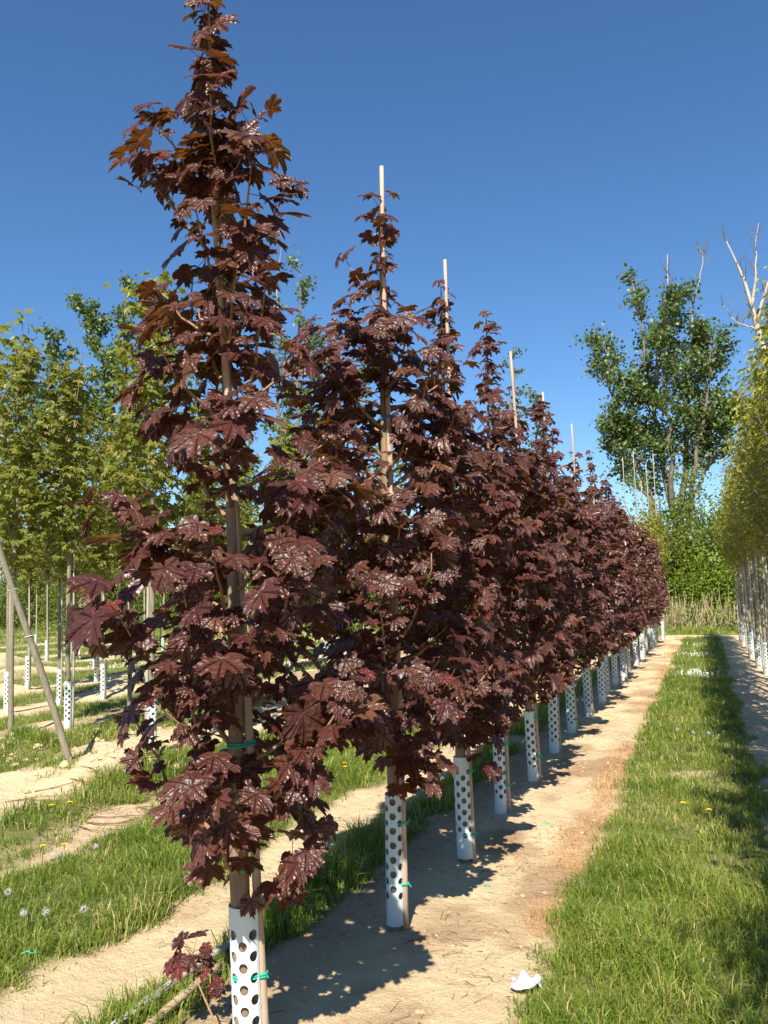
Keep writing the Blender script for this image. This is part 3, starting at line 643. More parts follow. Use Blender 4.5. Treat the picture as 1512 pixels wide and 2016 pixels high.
# ------------------------------------------------------------------ green trees: prototypes copied along rows
def green_tree(name, label, cat_group, seed, H, clear, rad, nb, leafmat, barkmat, kind, lsz, per, curve=None):
    """young standard tree: clear stem, ascending branches, leaves along them"""
    rng = np.random.default_rng(seed); R0 = root(name, (0, 0, 0), label, 'tree', cat_group)
    wob = rng.uniform(0, 6.28, 2)
    def tp(z):
        z = np.asarray(z, float); s = z / H
        p = np.stack([0.05 * np.sin(4 * s + wob[0]) * s, 0.05 * np.sin(4 * s + wob[1]) * s, z], -1)
        return p if curve is None else p + curve(s)
    zz = np.concatenate([[-0.1], np.linspace(0, H, 26)]); rr = np.interp(zz, [0, .15, clear, H], [.042, .034, .026, .005])
    V, F = tube(tp(zz), rr, 9); put('trunk', mesh('trunk', V, F, barkmat, smooth=True), R0)
    B = Buf(); LP, LO, LD = [], [], []
    for k in range(nb):
        zs = clear + (H - .3 - clear) * ((k + rng.random()) / nb) ** 1.1; az = k * 2.4 + rng.uniform(-.5, .5)
        f = (zs - clear) / (H - clear); reach = rad * np.interp(f, [0, .2, .6, 1], [.75, 1, .75, .25]) * rng.uniform(.6, 1.1); rise = rng.uniform(.5, 1.0) * np.interp(f, [0, 1], [.9, .7])
        s0 = tp(zs); o = np.array([math.cos(az), math.sin(az), 0]); e = s0 + o * reach + [0, 0, rise]; m = s0 * .5 + e * .5 + o * reach * .15
        t = np.linspace(0, 1, 6)[:, None]; C_ = (1 - t) ** 2 * s0 + 2 * t * (1 - t) * m + t * t * e; V, F = tube(C_, np.linspace(.010, .003, 6), 4, False); B.add(V, F)
        for _ in range(per):
            tt = rng.uniform(.12, 1.05); p = (1 - tt) ** 2 * s0 + 2 * tt * (1 - tt) * m + tt * tt * e
            LP.append(p + rng.normal(0, .075 if kind != 'pin' else .062, 3)); LO.append(o); LD.append(f)
    for z in np.linspace(clear + .4, H + .05, int(per * 2)):
        LP.append(tp(z) + rng.normal(0, .06, 3)); a = rng.uniform(0, 6.28); LO.append(np.array([math.cos(a), math.sin(a), 0])); LD.append((z - clear) / (H - clear))
    put('branches', B.mesh('branches', barkmat, True), R0, 'stuff')
    LP, LO, LD = map(np.array, (LP, LO, LD)); n = len(LP)
    nrm = unit(np.array([0, 0, .7]) + .4 * LO + .25 * SUN + rng.normal(0, .38, (n, 3))); tip = LO - np.array([0, 0, .7 if kind != 'pin' else .1]) + rng.normal(0, .35 if kind != 'pin' else .8, (n, 3)); RM = leaf_frames(nrm, tip)
    S = lsz * rng.uniform(.6, 1.25, n); tint = np.clip(.42 + (.22 if kind != 'pin' else .32) * rng.standard_normal(n) + .25 * (LD - .4), 0, 1)
    if kind == 'pin':
        V0 = np.array([(-.2, 0.1, 0), (0, -.05, .02), (.2, 0.1, 0), (.22, .6, -.06), (0, 1.0, -.2), (-.22, .6, -.06)]); F0 = np.array([(0, 1, 2, 3), (0, 3, 4, 5)])
        W = np.einsum('nij,vj->nvi', RM * S[:, None, None], V0) + LP[:, None]; F = (F0[None] + (np.arange(n) * 6)[:, None, None]).reshape(-1, 4)
        me = mesh('foliage', W.reshape(-1, 3), F, leafmat, dict(tint=np.repeat(tint, 6)))
    else: me = joined_leaves(LP, RM, S, tint, kind, rng).mesh('foliage', leafmat)
    put('foliage', me, R0, 'stuff'); return R0
GROW = 'young green maples in rows left of the sandy track'
protos = [green_tree('green_maple_tree', 'x', GROW, 300 + k, H, cl, rd, nb, GREEN1, GBARK, 'xs', .082, 36) for k, (H, cl, rd, nb) in enumerate([(4.9, 1.9, .58, 30), (4.5, 2.0, .56, 28), (5.0, 1.85, .62, 32), (4.2, 1.95, .56, 26)])]
# (x, y, prototype, has guard, has stake, description of where it stands)
LEFT = [(-5.35, 7.25, 0, 1, 0, 'beside the dug sandy mound'), (-7.58, 8.55, 1, 1, 1, 'behind the leaning trunk'), (-8.02, 8.07, 2, 0, 0, 'left of the leaning trunk, without guard'),
        (-8.04, 10.36, 3, 0, 0, 'behind the dug mound, without guard'), (-6.24, 9.75, 1, 0, 0, 'without guard behind the first red maple')]
rows = {'in second row past leaning trunk': [(-9.7, 9.68), (-9.81, 10.87), (-9.52, 11.57), (-8.9, 13.3), (-8.56, 14.62), (-8.7, 16.4), (-8.6, 18.6), (-8.7, 21.0), (-8.6, 24.0)],
        'in third row past leaning trunk': [(-11.68, 12.13), (-11.82, 14.15), (-10.51, 16.02), (-10.8, 18.2), (-10.9, 20.6), (-11.0, 23.5), (-11, 27)],
        'in fourth row past leaning trunk': [(-14.71, 17.55), (-14.05, 18.04), (-14.77, 22.83), (-13.6, 20.4), (-14.0, 26), (-15.66, 21.75)],
        'among the outermost rows': [(-16.88, 18.2), (-17.59, 19.93), (-23.27, 24.52), (-18.33, 24.36), (-19.5, 22.5), (-21, 27), (-17, 28), (-6.4, 17), (-6.3, 20.5), (-6.3, 24.0)],
        'nearest beyond the sandy track': [(-6.3, 12.2), (-6.4, 14.4), (-3.9, 17.0), (-3.9, 19.8), (-3.95, 23.5)]}
for k, (x, y, p, hg, hs, wh) in enumerate(LEFT):
    t = copy_tree(protos[p], (x, y, gz(x, y)), rr_.uniform(0, 6.28), rr_.uniform(.95, 1.03), f'slim green maple {wh}', GROW)
    if hg: guard(x, y, f'white perforated guard on the green maple {wh}', 'perforated guards on the green maples', [0, 3][k % 2], k)
    if hs: stake((x + .05, y + .03, gz(x, y)), (x + .06, y + .03, 2.6), .015, f'weathered stake of the green maple {wh}', 'stakes of the green maples', (), STAKE_G, None, k, 6)
    if k == 0:
        stake((x - .06, y - .02, gz(x, y)), (x - .03, y, 4.7), .019, f'tall pale stake of the green maple {wh}', 'stakes of the green maples', (), STAKE_G, None, k, 7)
for wh, pts in rows.items():
    for k, (x, y) in enumerate(sorted(pts, key=lambda p: -p[1])):
        od = ORD[k]
        copy_tree(protos[rr_.randrange(4)], (x, y, gz(x, y)), rr_.uniform(0, 6.28), rr_.uniform(.85, 1.02), f'slim green maple {od} from the hedge {wh}', 'green maples ' + wh)
        guard(x, y, f'guard on the {od} green maple from the hedge {wh}', 'guards ' + wh, [0, 3, 2, 0, 1][k % 5], k)
        stake((x + .06, y - .03, gz(x, y)), (x + rr_.uniform(-.02, .08), y - .03, rr_.uniform(2.3, 3.6)), .017, f'stake of the {od} green maple from the hedge {wh}', 'stakes ' + wh, (), STAKE_G, None, k, 5)
for p in protos:
    for ch in list(p.children): bpy.data.objects.remove(ch, do_unlink=True)
    bpy.data.objects.remove(p, do_unlink=True)
# the leaning trunk
lx, ly = -5.68, 6.43
lt = green_tree('leaning_tree', 'young tree with bare trunk leaning out over the dug sandy mound', None, 350, 4.6, 2.9, .6, 16, GREEN1, GBARK, 'xs', .09, 24,
                curve=lambda s: np.stack([-0.95 * s - .25 * s * s, -0.75 * s - .2 * s * s, 0 * s], -1) * (1 + 0.10 * np.sin(5 * s))[..., None])
lt.location = (lx, ly, gz(lx, ly))
for z in (1.18, 1.62):
    s = z / 4.6; c = np.array([-0.95 * s - .25 * s * s, -0.75 * s - .2 * s * s, z]) * np.array([1 + .1 * math.sin(5 * s), 1 + .1 * math.sin(5 * s), 1])
    a = np.linspace(0, 6.283, 17); V, F = tube(np.stack([c[0] + .043 * np.cos(a), c[1] + .043 * np.sin(a), np.full(17, c[2]) + .012 * np.cos(a)], 1), .004, 5); put('wire_tie', mesh('wire_tie', V, F, WIRE, smooth=True), lt)

# right-hand row of yellow-green trees
RG = 'yellow-green trees in the row right of the grass strip'
rprot = [green_tree('yellow_green_tree', 'x', RG, 400 + k, H, 2.1, rd, 46, YELLOWG, GBARK, 'pin', .07, 62) for k, (H, rd) in enumerate([(4.5, .60), (4.2, .55), (4.6, .62)])]
k = 0; y = 27.8
ORD += ['twenty-first', 'twenty-second', 'twenty-third', 'twenty-fourth', 'twenty-fifth', 'twenty-sixth', 'twenty-seventh', 'twenty-eighth']
while y > 0:
    x = 0.98 + rr_.uniform(-.06, .06) + np.interp(y, [3, 10], [.20, 0])
    copy_tree(rprot[k % 3], (x, y, gz(x, y)), rr_.uniform(0, 6.28), rr_.uniform(.92, 1.04), f'slim fine-leaved yellow-green tree, {ORD[k]} of its row from the far shrubs', RG)
    guard(x, y, f'white guard on the {ORD[k]} yellow-green tree of its row from the far shrubs', 'guards along the yellow-green row', [0, 3, 1][k % 3], k)
    stake((x - .06, y - .05, gz(x, y)), (x - .05 + rr_.uniform(-.04, .04), y - .03, rr_.uniform(2.2, 3.2)), .019, f'grey stake of the {ORD[k]} yellow-green tree of its row from the far shrubs', 'stakes along the yellow-green row', (), STAKE_G, None, k, 6)
    y -= rr_.uniform(1.05, 1.35); k += 1
# a few of them with long thin canes past the end of the red row
for k, (x, y, h) in enumerate([(-1.52, 27.6, 5.6), (-1.75, 28.4, 5.2), (-1.35, 28.6, 6.1), (-2.3, 28.3, 6.0), (-2.0, 29.0, 6.3)]):
    copy_tree(rprot[k % 3], (x, y, gz(x, y)), k, .88, 'yellow-green tree with a tall thin cane past the end of the red maple row', 'yellow-green trees ending the red row')
    stake((x + .05, y, gz(x, y)), (x + .02, y, h), .022, 'tall thin cane of a yellow-green tree ending the red maple row', 'tall thin canes ending the red row', (), STAKE_G, None, k, 6)
    if k < 3: guard(x, y, 'white perforated guard of a tree ending the red maple row', 'guards ending the red row', 0, k)
for p in rprot:
    for ch in list(p.children): bpy.data.objects.remove(ch, do_unlink=True)
    bpy.data.objects.remove(p, do_unlink=True)

# ------------------------------------------------------------------ tall poplars and far shrubs
LQ = np.array([(0, 0, 0), (.5, .45, -.05), (0, 1.05, -.1), (-.5, .45, -.05)])
def leaf_quads(P, S, rng, tint, bias=0.5):
    n = len(P); nrm = unit(rng.normal(0, 1, (n, 3)) * .8 + bias * (SUN + [0, 0, .3])); RM = leaf_frames(nrm, rng.normal(0, 1, (n, 3)) - [0, 0, .6])
    V = (np.einsum('nij,vj->nvi', RM * S[:, None, None], LQ) + P[:, None]).reshape(-1, 3)
    return V, np.arange(n * 4).reshape(-1, 4), np.repeat(tint, 4)
def bez(pts, n):
    pts = np.asarray(pts, float); t = np.linspace(0, 1, n); s = np.linspace(0, 1, len(pts))
    P = np.stack([np.interp(t, s, pts[:, k]) for k in range(3)], 1)
    for _ in range(2): P[1:-1] = .25 * P[:-2] + .5 * P[1:-1] + .25 * P[2:]
    return P
def poplar(seed, base, limbs, label, leafsz=.19, sec=13, ter=6, per=26, spread=1.5, up=1.0, dead=(), group=None, name='poplar_tree', leafy=(.3, 1.0)):
    """limbs: lists of control points (local) with base radius"""
    rng = np.random.default_rng(seed); R0 = root(name, base, label, 'tree', group); TW0, TW1, TR0, TR1 = [], [], [], []; LP = []
    for pts, r in limbs:
        P = bez(pts, 14) + np.concatenate([[[0, 0, 0]], rng.normal(0, .07, (13, 3))]); V, F = tube(P, np.linspace(r * .85, r * .12, 14), 8); put('trunk', mesh('trunk', V, F, POPBARK, smooth=True), R0)
        ln = np.sum(np.linalg.norm(np.diff(P, axis=0), axis=1))
        for k in range(sec):
            t = leafy[0] + (leafy[1] - leafy[0]) * (k + rng.random()) / sec; f = t * 13; a = int(min(f, 12)); p = P[a] + (P[a + 1] - P[a]) * (f - a); az = rng.uniform(0, 6.28)
            d = unit(np.array([math.cos(az), math.sin(az), up * rng.uniform(.3, 1.2)])); L = spread * rng.uniform(.5, 1.15) * np.interp(t, [leafy[0], .6, 1], [.9, 1, .45])
            q = p + d * L + [0, 0, L * .2]; TW0.append(p); TW1.append(q); TR0.append(.045); TR1.append(.015)
            for _ in range(ter):
                u = rng.uniform(.35, 1.0); s = p + (q - p) * u; d2 = unit(d + rng.normal(0, .65, 3) + [0, 0, .35]); l2 = rng.uniform(.35, .95) * spread * .55; e = s + d2 * l2
                TW0.append(s); TW1.append(e); TR0.append(.016); TR1.append(.006)
                m = rng.integers(int(per * .5), int(per * 1.4)); tt = rng.uniform(.25, 1.1, (m, 1)); LP.append(s + (e - s) * tt + rng.normal(0, .16 * spread / 1.5, (m, 3)))
    for pts, r in dead:
        P = bez(pts, 12) + rng.normal(0, .03, (12, 3)); V, F = tube(P, np.linspace(r, r * .10, 12), 6); put('dead_limb', mesh('dead_limb', V, F, DEADWOOD, smooth=True), R0)
        for k in range(15):
            f = rng.uniform(3.5, 11); a = int(f); p = P[a] + (P[a + 1] - P[a]) * (f - a) if a < 11 else P[11]; az = rng.uniform(0, 6.28); l = rng.uniform(.3, 1.1)
            TW0.append(p); e = p + np.array([math.cos(az) * .6, math.sin(az) * .6, .8]) * l; TW1.append(e); TR0.append(.022); TR1.append(.005)
    V, F = prisms(TW0, TW1, np.array(TR0), np.array(TR1), 4); put('twigs', mesh('twigs', V, F, POPBARK), R0, 'stuff')
    LP = np.concatenate(LP); n = len(LP); V, F, t = leaf_quads(LP, leafsz * rng.uniform(.6, 1.2, n), rng, np.clip(.45 + .28 * rng.standard_normal(n), 0, 1)); put('crown', mesh('crown', V, F, POPLAR, dict(tint=t)), R0, 'stuff')
    return R0
PG = 'tall poplars behind the field'
poplar(501, (-0.9, 42, 0), [([(0, 0, -.3), (-.1, 0, 4), (-.6, 0, 8), (-1.0, .3, 12), (-1.5, .2, 17.2)], .26), ([(0, 0, 0), (.1, .2, 5), (.5, .3, 9), (1.0, .2, 12), (1.2, .2, 15.3)], .24), ([(-.6, 0, 0), (-.9, 0, 5), (-2.0, .2, 8.5), (-2.9, -.2, 11.5), (-3.0, -.2, 14)], .2), ([(.1, 0, 3), (.9, -.4, 8), (1.7, -.5, 11), (1.9, -.5, 13.5)], .17), ([(-.3, 0, 5), (-.2, -.8, 9), (-.3, -1, 12), (.1, -1, 15.2)], .17), ([(-.6, 0, 4), (-1.8, 0, 7), (-2.7, 0, 8.6), (-3.0, 0, 9.6)], .12), ([(.2, 0, 5), (1.6, 0, 8), (2.5, 0, 9.5)], .12)],
       'broad poplar with pale dead tips above the shrubs at the end of the grass strip', leafsz=.17, sec=20, ter=8, per=20, spread=1.75, leafy=(.33, 1.0),
       dead=[([(-.8, 0, 11), (-.4, 0, 14), (0.1, 0, 16), (.2, 0, 18)], .12), ([(1.0, 0, 14), (1.5, 0, 16.4), (1.9, 0, 17.6), (1.6, 0, 18.2)], .05)], group=PG)
poplar(502, (3.9, 39, 0), [([(0, 0, -.3), (.1, 0, 5), (.2, 0, 9), (.6, 0, 12), (.9, .1, 14.8)], .24), ([(0, 0, 2), (.8, 0, 7), (1.5, 0, 11), (1.9, 0, 15.5)], .2), ([(0, 0, 3), (-.5, 0, 6), (-.8, 0, 8.5), (-.9, 0, 10.5)], .14)],
       'poplar with tall bare white dead limbs behind the yellow-green tree row', sec=12, ter=6, per=15, spread=1.2, leafy=(.35, 1.0),
       dead=[([(.1, 0, 7), (-.7, 0, 11), (-1.15, 0, 13.5), (-1.45, 0, 15.3), (-2.1, 0, 17.2)], .2), ([(-1.2, 0, 13.8), (-.95, 0, 15.5), (-.7, 0, 17.6)], .08), ([(-1.0, 0, 13.2), (-.4, 0, 15.2), (.1, 0, 17.6)], .09), ([(-.95, 0, 12.8), (-1.9, 0, 13.2), (-2.4, 0, 14.2)], .045)], group=PG)
poplar(503, (-37, 46, 0), [([(0, 0, -.3), (0, 0, 7), (.4, 0, 13), (1.0, 0, 18), (.9, 0, 23.6)], .3), ([(0, 0, 4), (-.9, 0, 10), (-2.0, 0, 14), (-4.2, 0, 17), (-5.2, 0, 20.5)], .2), ([(0, 0, 6), (.3, 0, 12), (-.6, 0, 17), (-1.6, 0, 20.5), (-3.4, 0, 22.7)], .2), ([(0, 0, 5), (1.8, 0, 12), (3.2, 0, 17), (3.4, 0, 21)], .2), ([(0, 0, 4), (-1.5, 0, 8), (-4.5, 0, 12), (-7.2, 0, 15), (-8.2, 0, 18.3)], .2)],
       'open-crowned poplar with arching limbs above the hedge behind the green maples', leafsz=.24, sec=22, ter=7, per=19, spread=1.7, leafy=(.32, 1.0), group=PG)
poplar(504, (-23.2, 46, 0), [([(0, 0, -.3), (0, 0, 8), (.2, 0, 14), (.4, 0, 22.6)], .28), ([(0, 0, 6), (-1.2, 0, 13), (-1.8, 0, 20.5)], .2), ([(0, 0, 6), (1.5, 0, 12), (2.2, 0, 17)], .18), ([(0, 0, 5), (3.0, 0, 11), (4.6, 0, 15)], .18)],
       'narrow poplar seen between the first and the second red maple', leafsz=.22, sec=14, ter=6, per=17, spread=1.5, leafy=(.4, 1.0), dead=[([(-1.0, 0, 18), (-1.3, 0, 21), (-.8, 0, 25)], .08)], group=PG)
poplar(505, (-10.3, 50, 0), [([(0, 0, -.3), (0, 0, 7), (.2, 0, 12), (0, 0, 16.2)], .24), ([(0, 0, 5), (1.2, 0, 9), (1.5, 0, 13.5)], .16)],
       'sparse poplar top showing above the middle of the red maple row', leafsz=.2, sec=11, ter=5, per=9, spread=1.2, leafy=(.4, 1.0), group=PG)
poplar(506, (-44.5, 43, 0), [([(0, 0, -.3), (0, 0, 7), (.5, 0, 12), (1.5, 0, 16.5)], .26), ([(0, 0, 5), (-1.5, 0, 10), (-2.5, 0, 15)], .2), ([(0, 0, 5), (2.5, 0, 10), (4, 0, 14)], .18)],
       'round-topped poplar behind the outermost green maples', leafsz=.22, sec=14, ter=6, per=16, spread=1.6, leafy=(.35, 1.0), group=PG)

def shrub(name, seed, H, W, mat, nleaf, lsz, label, group):
    rng = np.random.default_rng(seed); R0 = root(name, (0, 0, 0), label, 'shrub', group); B = Buf(); LP = []
    nst = 16; ends = []
    for k in range(nst):
        az = k * 2.4 + rng.uniform(-.4, .4); rr = W * math.sqrt((k + .5) / nst) * .85; h = H * (1 - .55 * (rr / W) ** 2) * rng.uniform(.7, 1.0)
        e = np.array([rr * math.cos(az), rr * math.sin(az), h]); m = e * [.35, .35, .55]; P = bez([(rng.normal(0, .15), rng.normal(0, .15), -.1), m, e], 7); V, F = tube(P, np.linspace(.045, .012, 7), 4, False); B.add(V, F)
        for _ in range(9):
            t = rng.uniform(.25, 1); c = np.array([np.interp(t, np.linspace(0, 1, 7), P[:, q]) for q in range(3)]) + rng.normal(0, .28, 3); ends.append((c, rng.uniform(.22, .5)))
    for c, s in ends:
        m = int(nleaf / len(ends) * rng.uniform(.4, 1.6)); LP.append(c + rng.normal(0, 1, (m, 3)) * s * [1, 1, .75])
    m = nleaf // 6; a = rng.uniform(0, 6.28, m); q = np.sqrt(rng.random(m)) * W; LP.append(np.stack([q * np.cos(a), q * np.sin(a), rng.uniform(0.05, .35 * H, m)], 1))
    LP = np.concatenate(LP); LP[:, 2] = np.maximum(LP[:, 2], .03); n = len(LP)
    put('stems', B.mesh('stems', POPBARK, True), R0, 'stuff')
    V, F, t = leaf_quads(LP, lsz * rng.uniform(.55, 1.2, n), rng, np.clip(.45 + .25 * rng.standard_normal(n) + .12 * (LP[:, 2] / H - .5), 0, 1)); put('crown', mesh('crown', V, F, mat, dict(tint=t)), R0, 'stuff'); return R0
HG = 'shrubs of the hedge along the far edge of the field'
sp = [shrub('hedge_shrub', 601, 5.2, 2.3, SHRUB, 11000, .115, 'x', HG), shrub('hedge_shrub', 602, 4.3, 2.1, SHRUB, 9000, .11, 'x', HG), shrub('hedge_shrub', 603, 6.2, 2.5, SHRUB, 13000, .115, 'x', HG), shrub('bright_shrub', 604, 3.2, 1.7, SHRUB2, 8000, .09, 'x', HG)]
hl = 'dense green hedge shrub along the far edge of the field'
for k in range(22):
    x = -58 + 2.55 * k + rr_.uniform(-.5, .5); y = 48.5 - .19 * (x + 58) + rr_.uniform(-.8, .8)
    copy_tree(sp[k % 3], (x, y, 0), rr_.uniform(0, 6.28), rr_.uniform(.8, 1.05), hl, HG)
    if k % 2: copy_tree(sp[(k + 1) % 3], (x + 1.2, y + 3.2, 0), rr_.uniform(0, 6.28), rr_.uniform(.95, 1.15), hl, HG)
EG = 'shrubs closing off the end of the grass strip'
for (x, y, p, s, l) in [(-1.7, 38.6, 2, 1.12, 'tall grey-green shrub below the broad poplar, left one'), (0.6, 39.2, 2, 1.16, 'tall grey-green shrub below the broad poplar, middle one'), (2.7, 38.4, 0, 1.1, 'dark shrub behind the far end of the yellow-green row'),
                        (-.2, 37.4, 3, 1.0, 'bright green bush behind the dry reeds at the strip end'), (1.6, 37.2, 3, 1.1, 'larger bright green bush behind the dry reeds at the strip end'), (-2.7, 37.6, 3, .85, 'bright bush behind the last red maples'),
                        (5.2, 38.5, 0, 1.1, 'shrub hidden behind the yellow-green row'), (8, 38, 1, 1.2, 'outer shrub behind the yellow-green row'), (11, 38, 0, 1.1, 'outermost shrub behind the yellow-green row'), (3.6, 37, 3, 1.1, 'bright bush at the end of the yellow-green row')]:
    copy_tree(sp[p], (x, y, 0), rr_.uniform(0, 6.28), s, l, EG)
for p in sp:
    for ch in list(p.children): bpy.data.objects.remove(ch, do_unlink=True)
    bpy.data.objects.remove(p, do_unlink=True)
# dry reeds and tall weeds at the strip end
rng = np.random.default_rng(9); B = Buf(); n = 620; x = rng.uniform(-3.2, 4.5, n); y = rng.uniform(34.8, 36.6, n); P0 = np.stack([x, y, np.full(n, -.02)], 1)
hh = rng.uniform(.4, 1.6, n) * np.clip(.70 + 1.6 * fbm(x, y, 1.6, 5), .35, 1.1); P1 = P0 + np.stack([rng.normal(0, .24, n), rng.normal(0, .15, n), hh], 1)
V, F = prisms(P0, P1, .011, .005); B.add(V, F, tint=np.repeat(rng.random(n), 6)); prop(put('dry_reeds', B.mesh('dry_reeds', REED)), 'dry straw-coloured reeds in front of the far shrubs', 'reeds', kind='stuff')
B = Buf(); n = 20000; x = rng.uniform(-40, 9, n); y = 36.0 + .19 * np.clip(-x - 1, 0, 60) + rng.uniform(-1.4, 1.2, n); hh = rng.random(n) ** 1.3 * .95 * np.clip(.7 + 1.2 * fbm(x, y, 2, 8), .2, 1.2)
V, F, t = leaf_quads(np.stack([x, y, hh], 1), rng.uniform(.07, .15, n), rng, np.clip(.4 + .25 * rng.standard_normal(n), 0, 1), .9); B.add(V, F, tint=t)
prop(put('tall_weeds', B.mesh('tall_weeds', SHRUB)), 'band of leafy green weeds below the hedge', 'weeds', kind='stuff')

# ------------------------------------------------------------------ small things
def dandelion(x, y, h, kind, label):
    z = gz(x, y); R0 = root('dandelion', (x, y, z), label, 'flower', 'dandelions in the grass')
    dx, dy = rr_.uniform(-.02, .02), rr_.uniform(-.02, .02); V, F = tube([(0, 0, -.01), (dx * .4, dy * .4, h * .6), (dx, dy, h)], .0022, 5); put('stem', mesh('stem', V, F, STEM, smooth=True), R0)
    rng = np.random.default_rng(int(abs(x * 991 + y * 37))); c = np.array([dx, dy, h]); B = Buf()
    if kind == 'y':
        for ring, (rad, up, m) in enumerate([(.021, .25, 20), (.016, .6, 16), (.010, 1.2, 10)]):
            a = np.arange(m) / m * 6.283 + ring; d = unit(np.stack([np.cos(a), np.sin(a), np.full(m, up)], 1)); s = np.stack([-np.sin(a), np.cos(a), 0 * a], 1) * .0024
            V = np.stack([c + 0 * d, c + d * rad - s, c + d * rad * 1.05, c + d * rad + s], 1).reshape(-1, 3); B.add(V, np.arange(m * 4).reshape(-1, 4))
        put('flower_head', B.mesh('flower_head', YEL), R0)
    else:
        m = 90; d = unit(rng.normal(0, 1, (m, 3))); V, F = prisms(np.repeat(c[None], m, 0), c + d * .021, .0003, .0003); B.add(V, F)
        e = c + d * .021; u = unit(rng.normal(0, 1, (m, 3))); v = unit(np.cross(d, u)); u = np.cross(v, d); q = .0036
        V = np.stack([e - u * q, e - v * q, e + u * q, e + v * q], 1).reshape(-1, 3); B.add(V, np.arange(m * 4).reshape(-1, 4)); put('seed_head', B.mesh('seed_head', FLUFF), R0)
for x, y in [(-3.85, 4.34), (-3.97, 4.27), (-4.57, 5.16), (-4.6, 5.05), (-3.11, 7.78), (-3.08, 6.96), (-3.05, 8.34), (-3.15, 7.1), (-3.0, 7.6)]: dandelion(x, y, .12, 'y', 'yellow dandelion in the wide grass strip left of the track')
for x, y in [(-.21, 6.33), (-.06, 6.16), (.24, 12.97), (.1, 9.6)]: dandelion(x, y, .11, 'y', 'yellow dandelion in the grass strip beside the yellow-green trees')
for x, y in [(-3.59, 4.3), (-3.72, 4.13), (-3.06, 3.34), (-3.49, 3.51), (-3.2, 7.9), (-2.95, 3.45), (-3.15, 3.3)]: dandelion(x, y, .13, 'c', 'dandelion seed head in the wide grass strip left of the track')
for x, y in [(-.35, 9.33), (-.18, 9.13), (-.06, 9.16), (-.38, 15.45)]: dandelion(x, y, .15, 'c', 'dandelion seed head in the grass strip beside the yellow-green trees')
B = Buf(); rng = np.random.default_rng(4)
def daisies(cx, cy, sx, sy, n, r):
    x = rng.normal(cx, sx, n); y = rng.normal(cy, sy, n); z = height(x, y) + rng.uniform(.07, .12, n)
    for i in range(n):
        a = np.arange(7) / 7 * 6.283; nn = unit(SUN + rng.normal(0, .4, 3)); u = unit(np.cross(nn, [1, .2, 0])); v = np.cross(nn, u); c = np.array([x[i], y[i], z[i]])
        V = np.concatenate([[c], c + r * (np.cos(a)[:, None] * u + np.sin(a)[:, None] * v)]); B.add(V, np.array([(0, 1 + k, 1 + (k + 1) % 7) for k in range(7)]))
        V, F = prisms([c - [0, 0, .1]], [c], .002, .002); B.add(V, F)
daisies(-.22, 16.6, .17, .3, 55, .010); daisies(-.3, 21.5, .22, .25, 30, .011); daisies(-.3, 25, .25, .4, 14, .012)
for a in [(-14, 22, 3, 2.5), (-20, 27, 4, 2), (-12, 19, 2, 2)]: daisies(*a, 110, .014)
prop(put('daisies', B.mesh('daisies', WHITEP)), 'patches of tiny white daisies in the grass', 'daisies', kind='stuff')
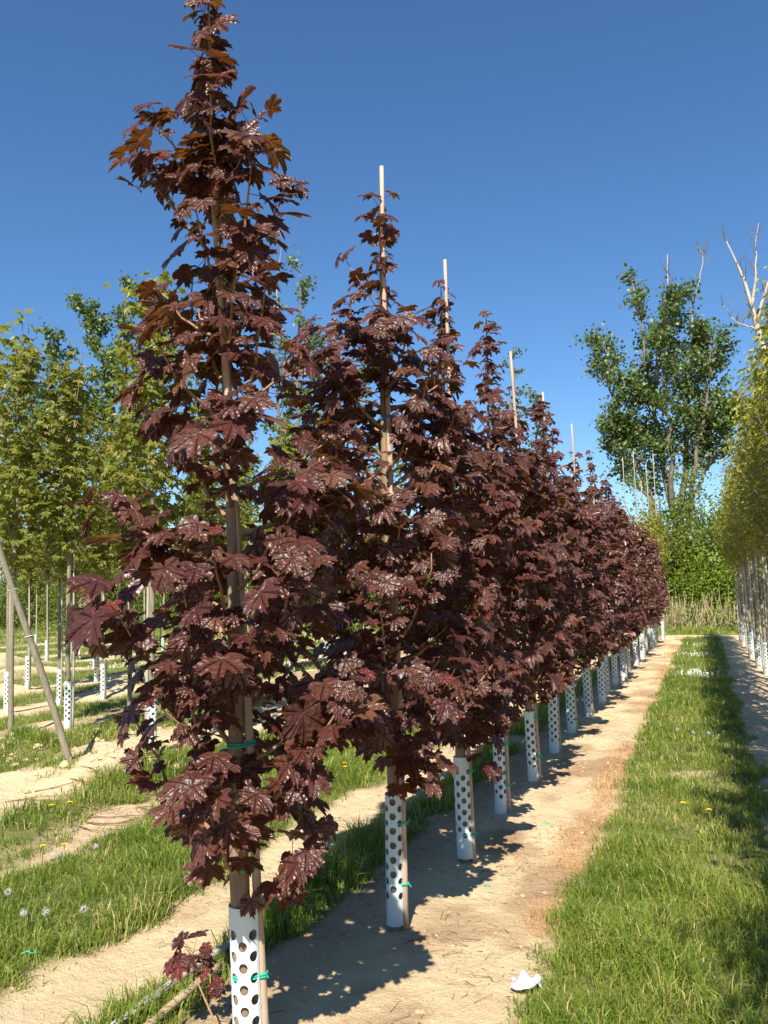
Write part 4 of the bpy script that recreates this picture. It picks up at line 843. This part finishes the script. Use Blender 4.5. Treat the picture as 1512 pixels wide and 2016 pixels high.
# crumpled white paper at the edge of the sand
rng = np.random.default_rng(15); nu, nv = 22, 14; u, v = np.meshgrid(np.linspace(0, 1, nu), np.linspace(0, 1, nv)); u, v = u.ravel(), v.ravel()
hx = (u - .5) * .145; hy = (v - .5) * .10; hz = .050 * np.exp(-((u - .42) / .20) ** 2 - ((v - .5) / .30) ** 2) + .022 * np.exp(-((u - .85) / .12) ** 2) + .026 * np.abs(fbm(u, v, .35, 3, 2)) + .004
hx += .012 * fbm(u + 5, v, .2, 9); hy += .018 * fbm(u, v + 7, .25, 19); c, s = math.cos(.15), math.sin(.15)
i = (np.arange(nv - 1)[:, None] * nu + np.arange(nu - 1)[None]).ravel(); V = np.stack([hx * c - hy * s, hx * s + hy * c, hz], 1)
V[:, :2] *= .85
po = put('crumpled_paper', mesh('crumpled_paper', V, np.stack([i, i + 1, i + nu + 1, i + nu], 1), PAPER, smooth=True), loc=(-.76, 3.46, gz(-.76, 3.46) + .012))
sm = po.modifiers.new('thickness', 'SOLIDIFY'); sm.thickness = .002; prop(po, 'crumpled white paper lying where the sand meets the grass', 'paper')
# two fallen canes at the foot of the first maple
def cane(a, b, r, mat, label, seed):
    a = np.asarray(a, float); b = np.asarray(b, float); rng = np.random.default_rng(seed); R0 = root('fallen_cane', a, label, 'cane', 'canes lying beside the first red maple')
    t = np.linspace(0, 1, 16); P = (b - a) * t[:, None]; P[:, 2] += .006 * np.sin(t * 3); rr = r * (1 - .12 * t); rr[4] *= 1.16; rr[9] *= 1.16; rr[13] *= 1.12
    V, F = tube(P, rr, 9); put('shaft', mesh('shaft', V, F, mat, smooth=True), R0)
    e = b - a; d = unit(e); B = Buf()
    for k in range(5):
        o = rng.normal(0, r * .5, 3); V, F = prisms([e + o - d * .01], [e + o * .9 + d * rng.uniform(.012, .045)], .005, .0015, 4); B.add(V, F)
    put('splintered_end', B.mesh('splintered_end', mat), R0)
za = gz(-2.1, 2.7) + .02
cane((-2.13, 2.62, za + .03), (-2.10, 3.44, gz(-2.1, 3.44) + .06), .016, GREYCANE, 'grey weathered cane lying in grass by the first red maple', 1)
cane((-2.03, 2.55, za), (-2.03, 3.22, gz(-2.03, 3.22) + .045), .017, BAMBOO, 'brown splintered cane lying beside the grey cane', 2)

# scraps of green twine dropped on the ground
for x, y, a, where in [(-2.95, 3.05, .9, 'in the wide grass strip'), (-1.15, 5.95, .1, 'on the sand beside the third and fourth red maple'), (-1.2, 4.65, 2.4, 'on the sand beside the second red maple')]:
    t = np.linspace(0, 1, 9); px = x + .07 * t * math.cos(a); py = y + .07 * t * math.sin(a) + .008 * np.sin(t * 7); up = .06 if x < -2 else .006
    V, F = tube(np.stack([px, py, height(px, py) + up + .006 * np.sin(t * 5)], 1), .003, 5)
    prop(put('twine_scrap', mesh('twine_scrap', V, F, TIE, smooth=True)), 'scrap of green twine lying ' + where, 'twine', 'scraps of green twine on the ground')
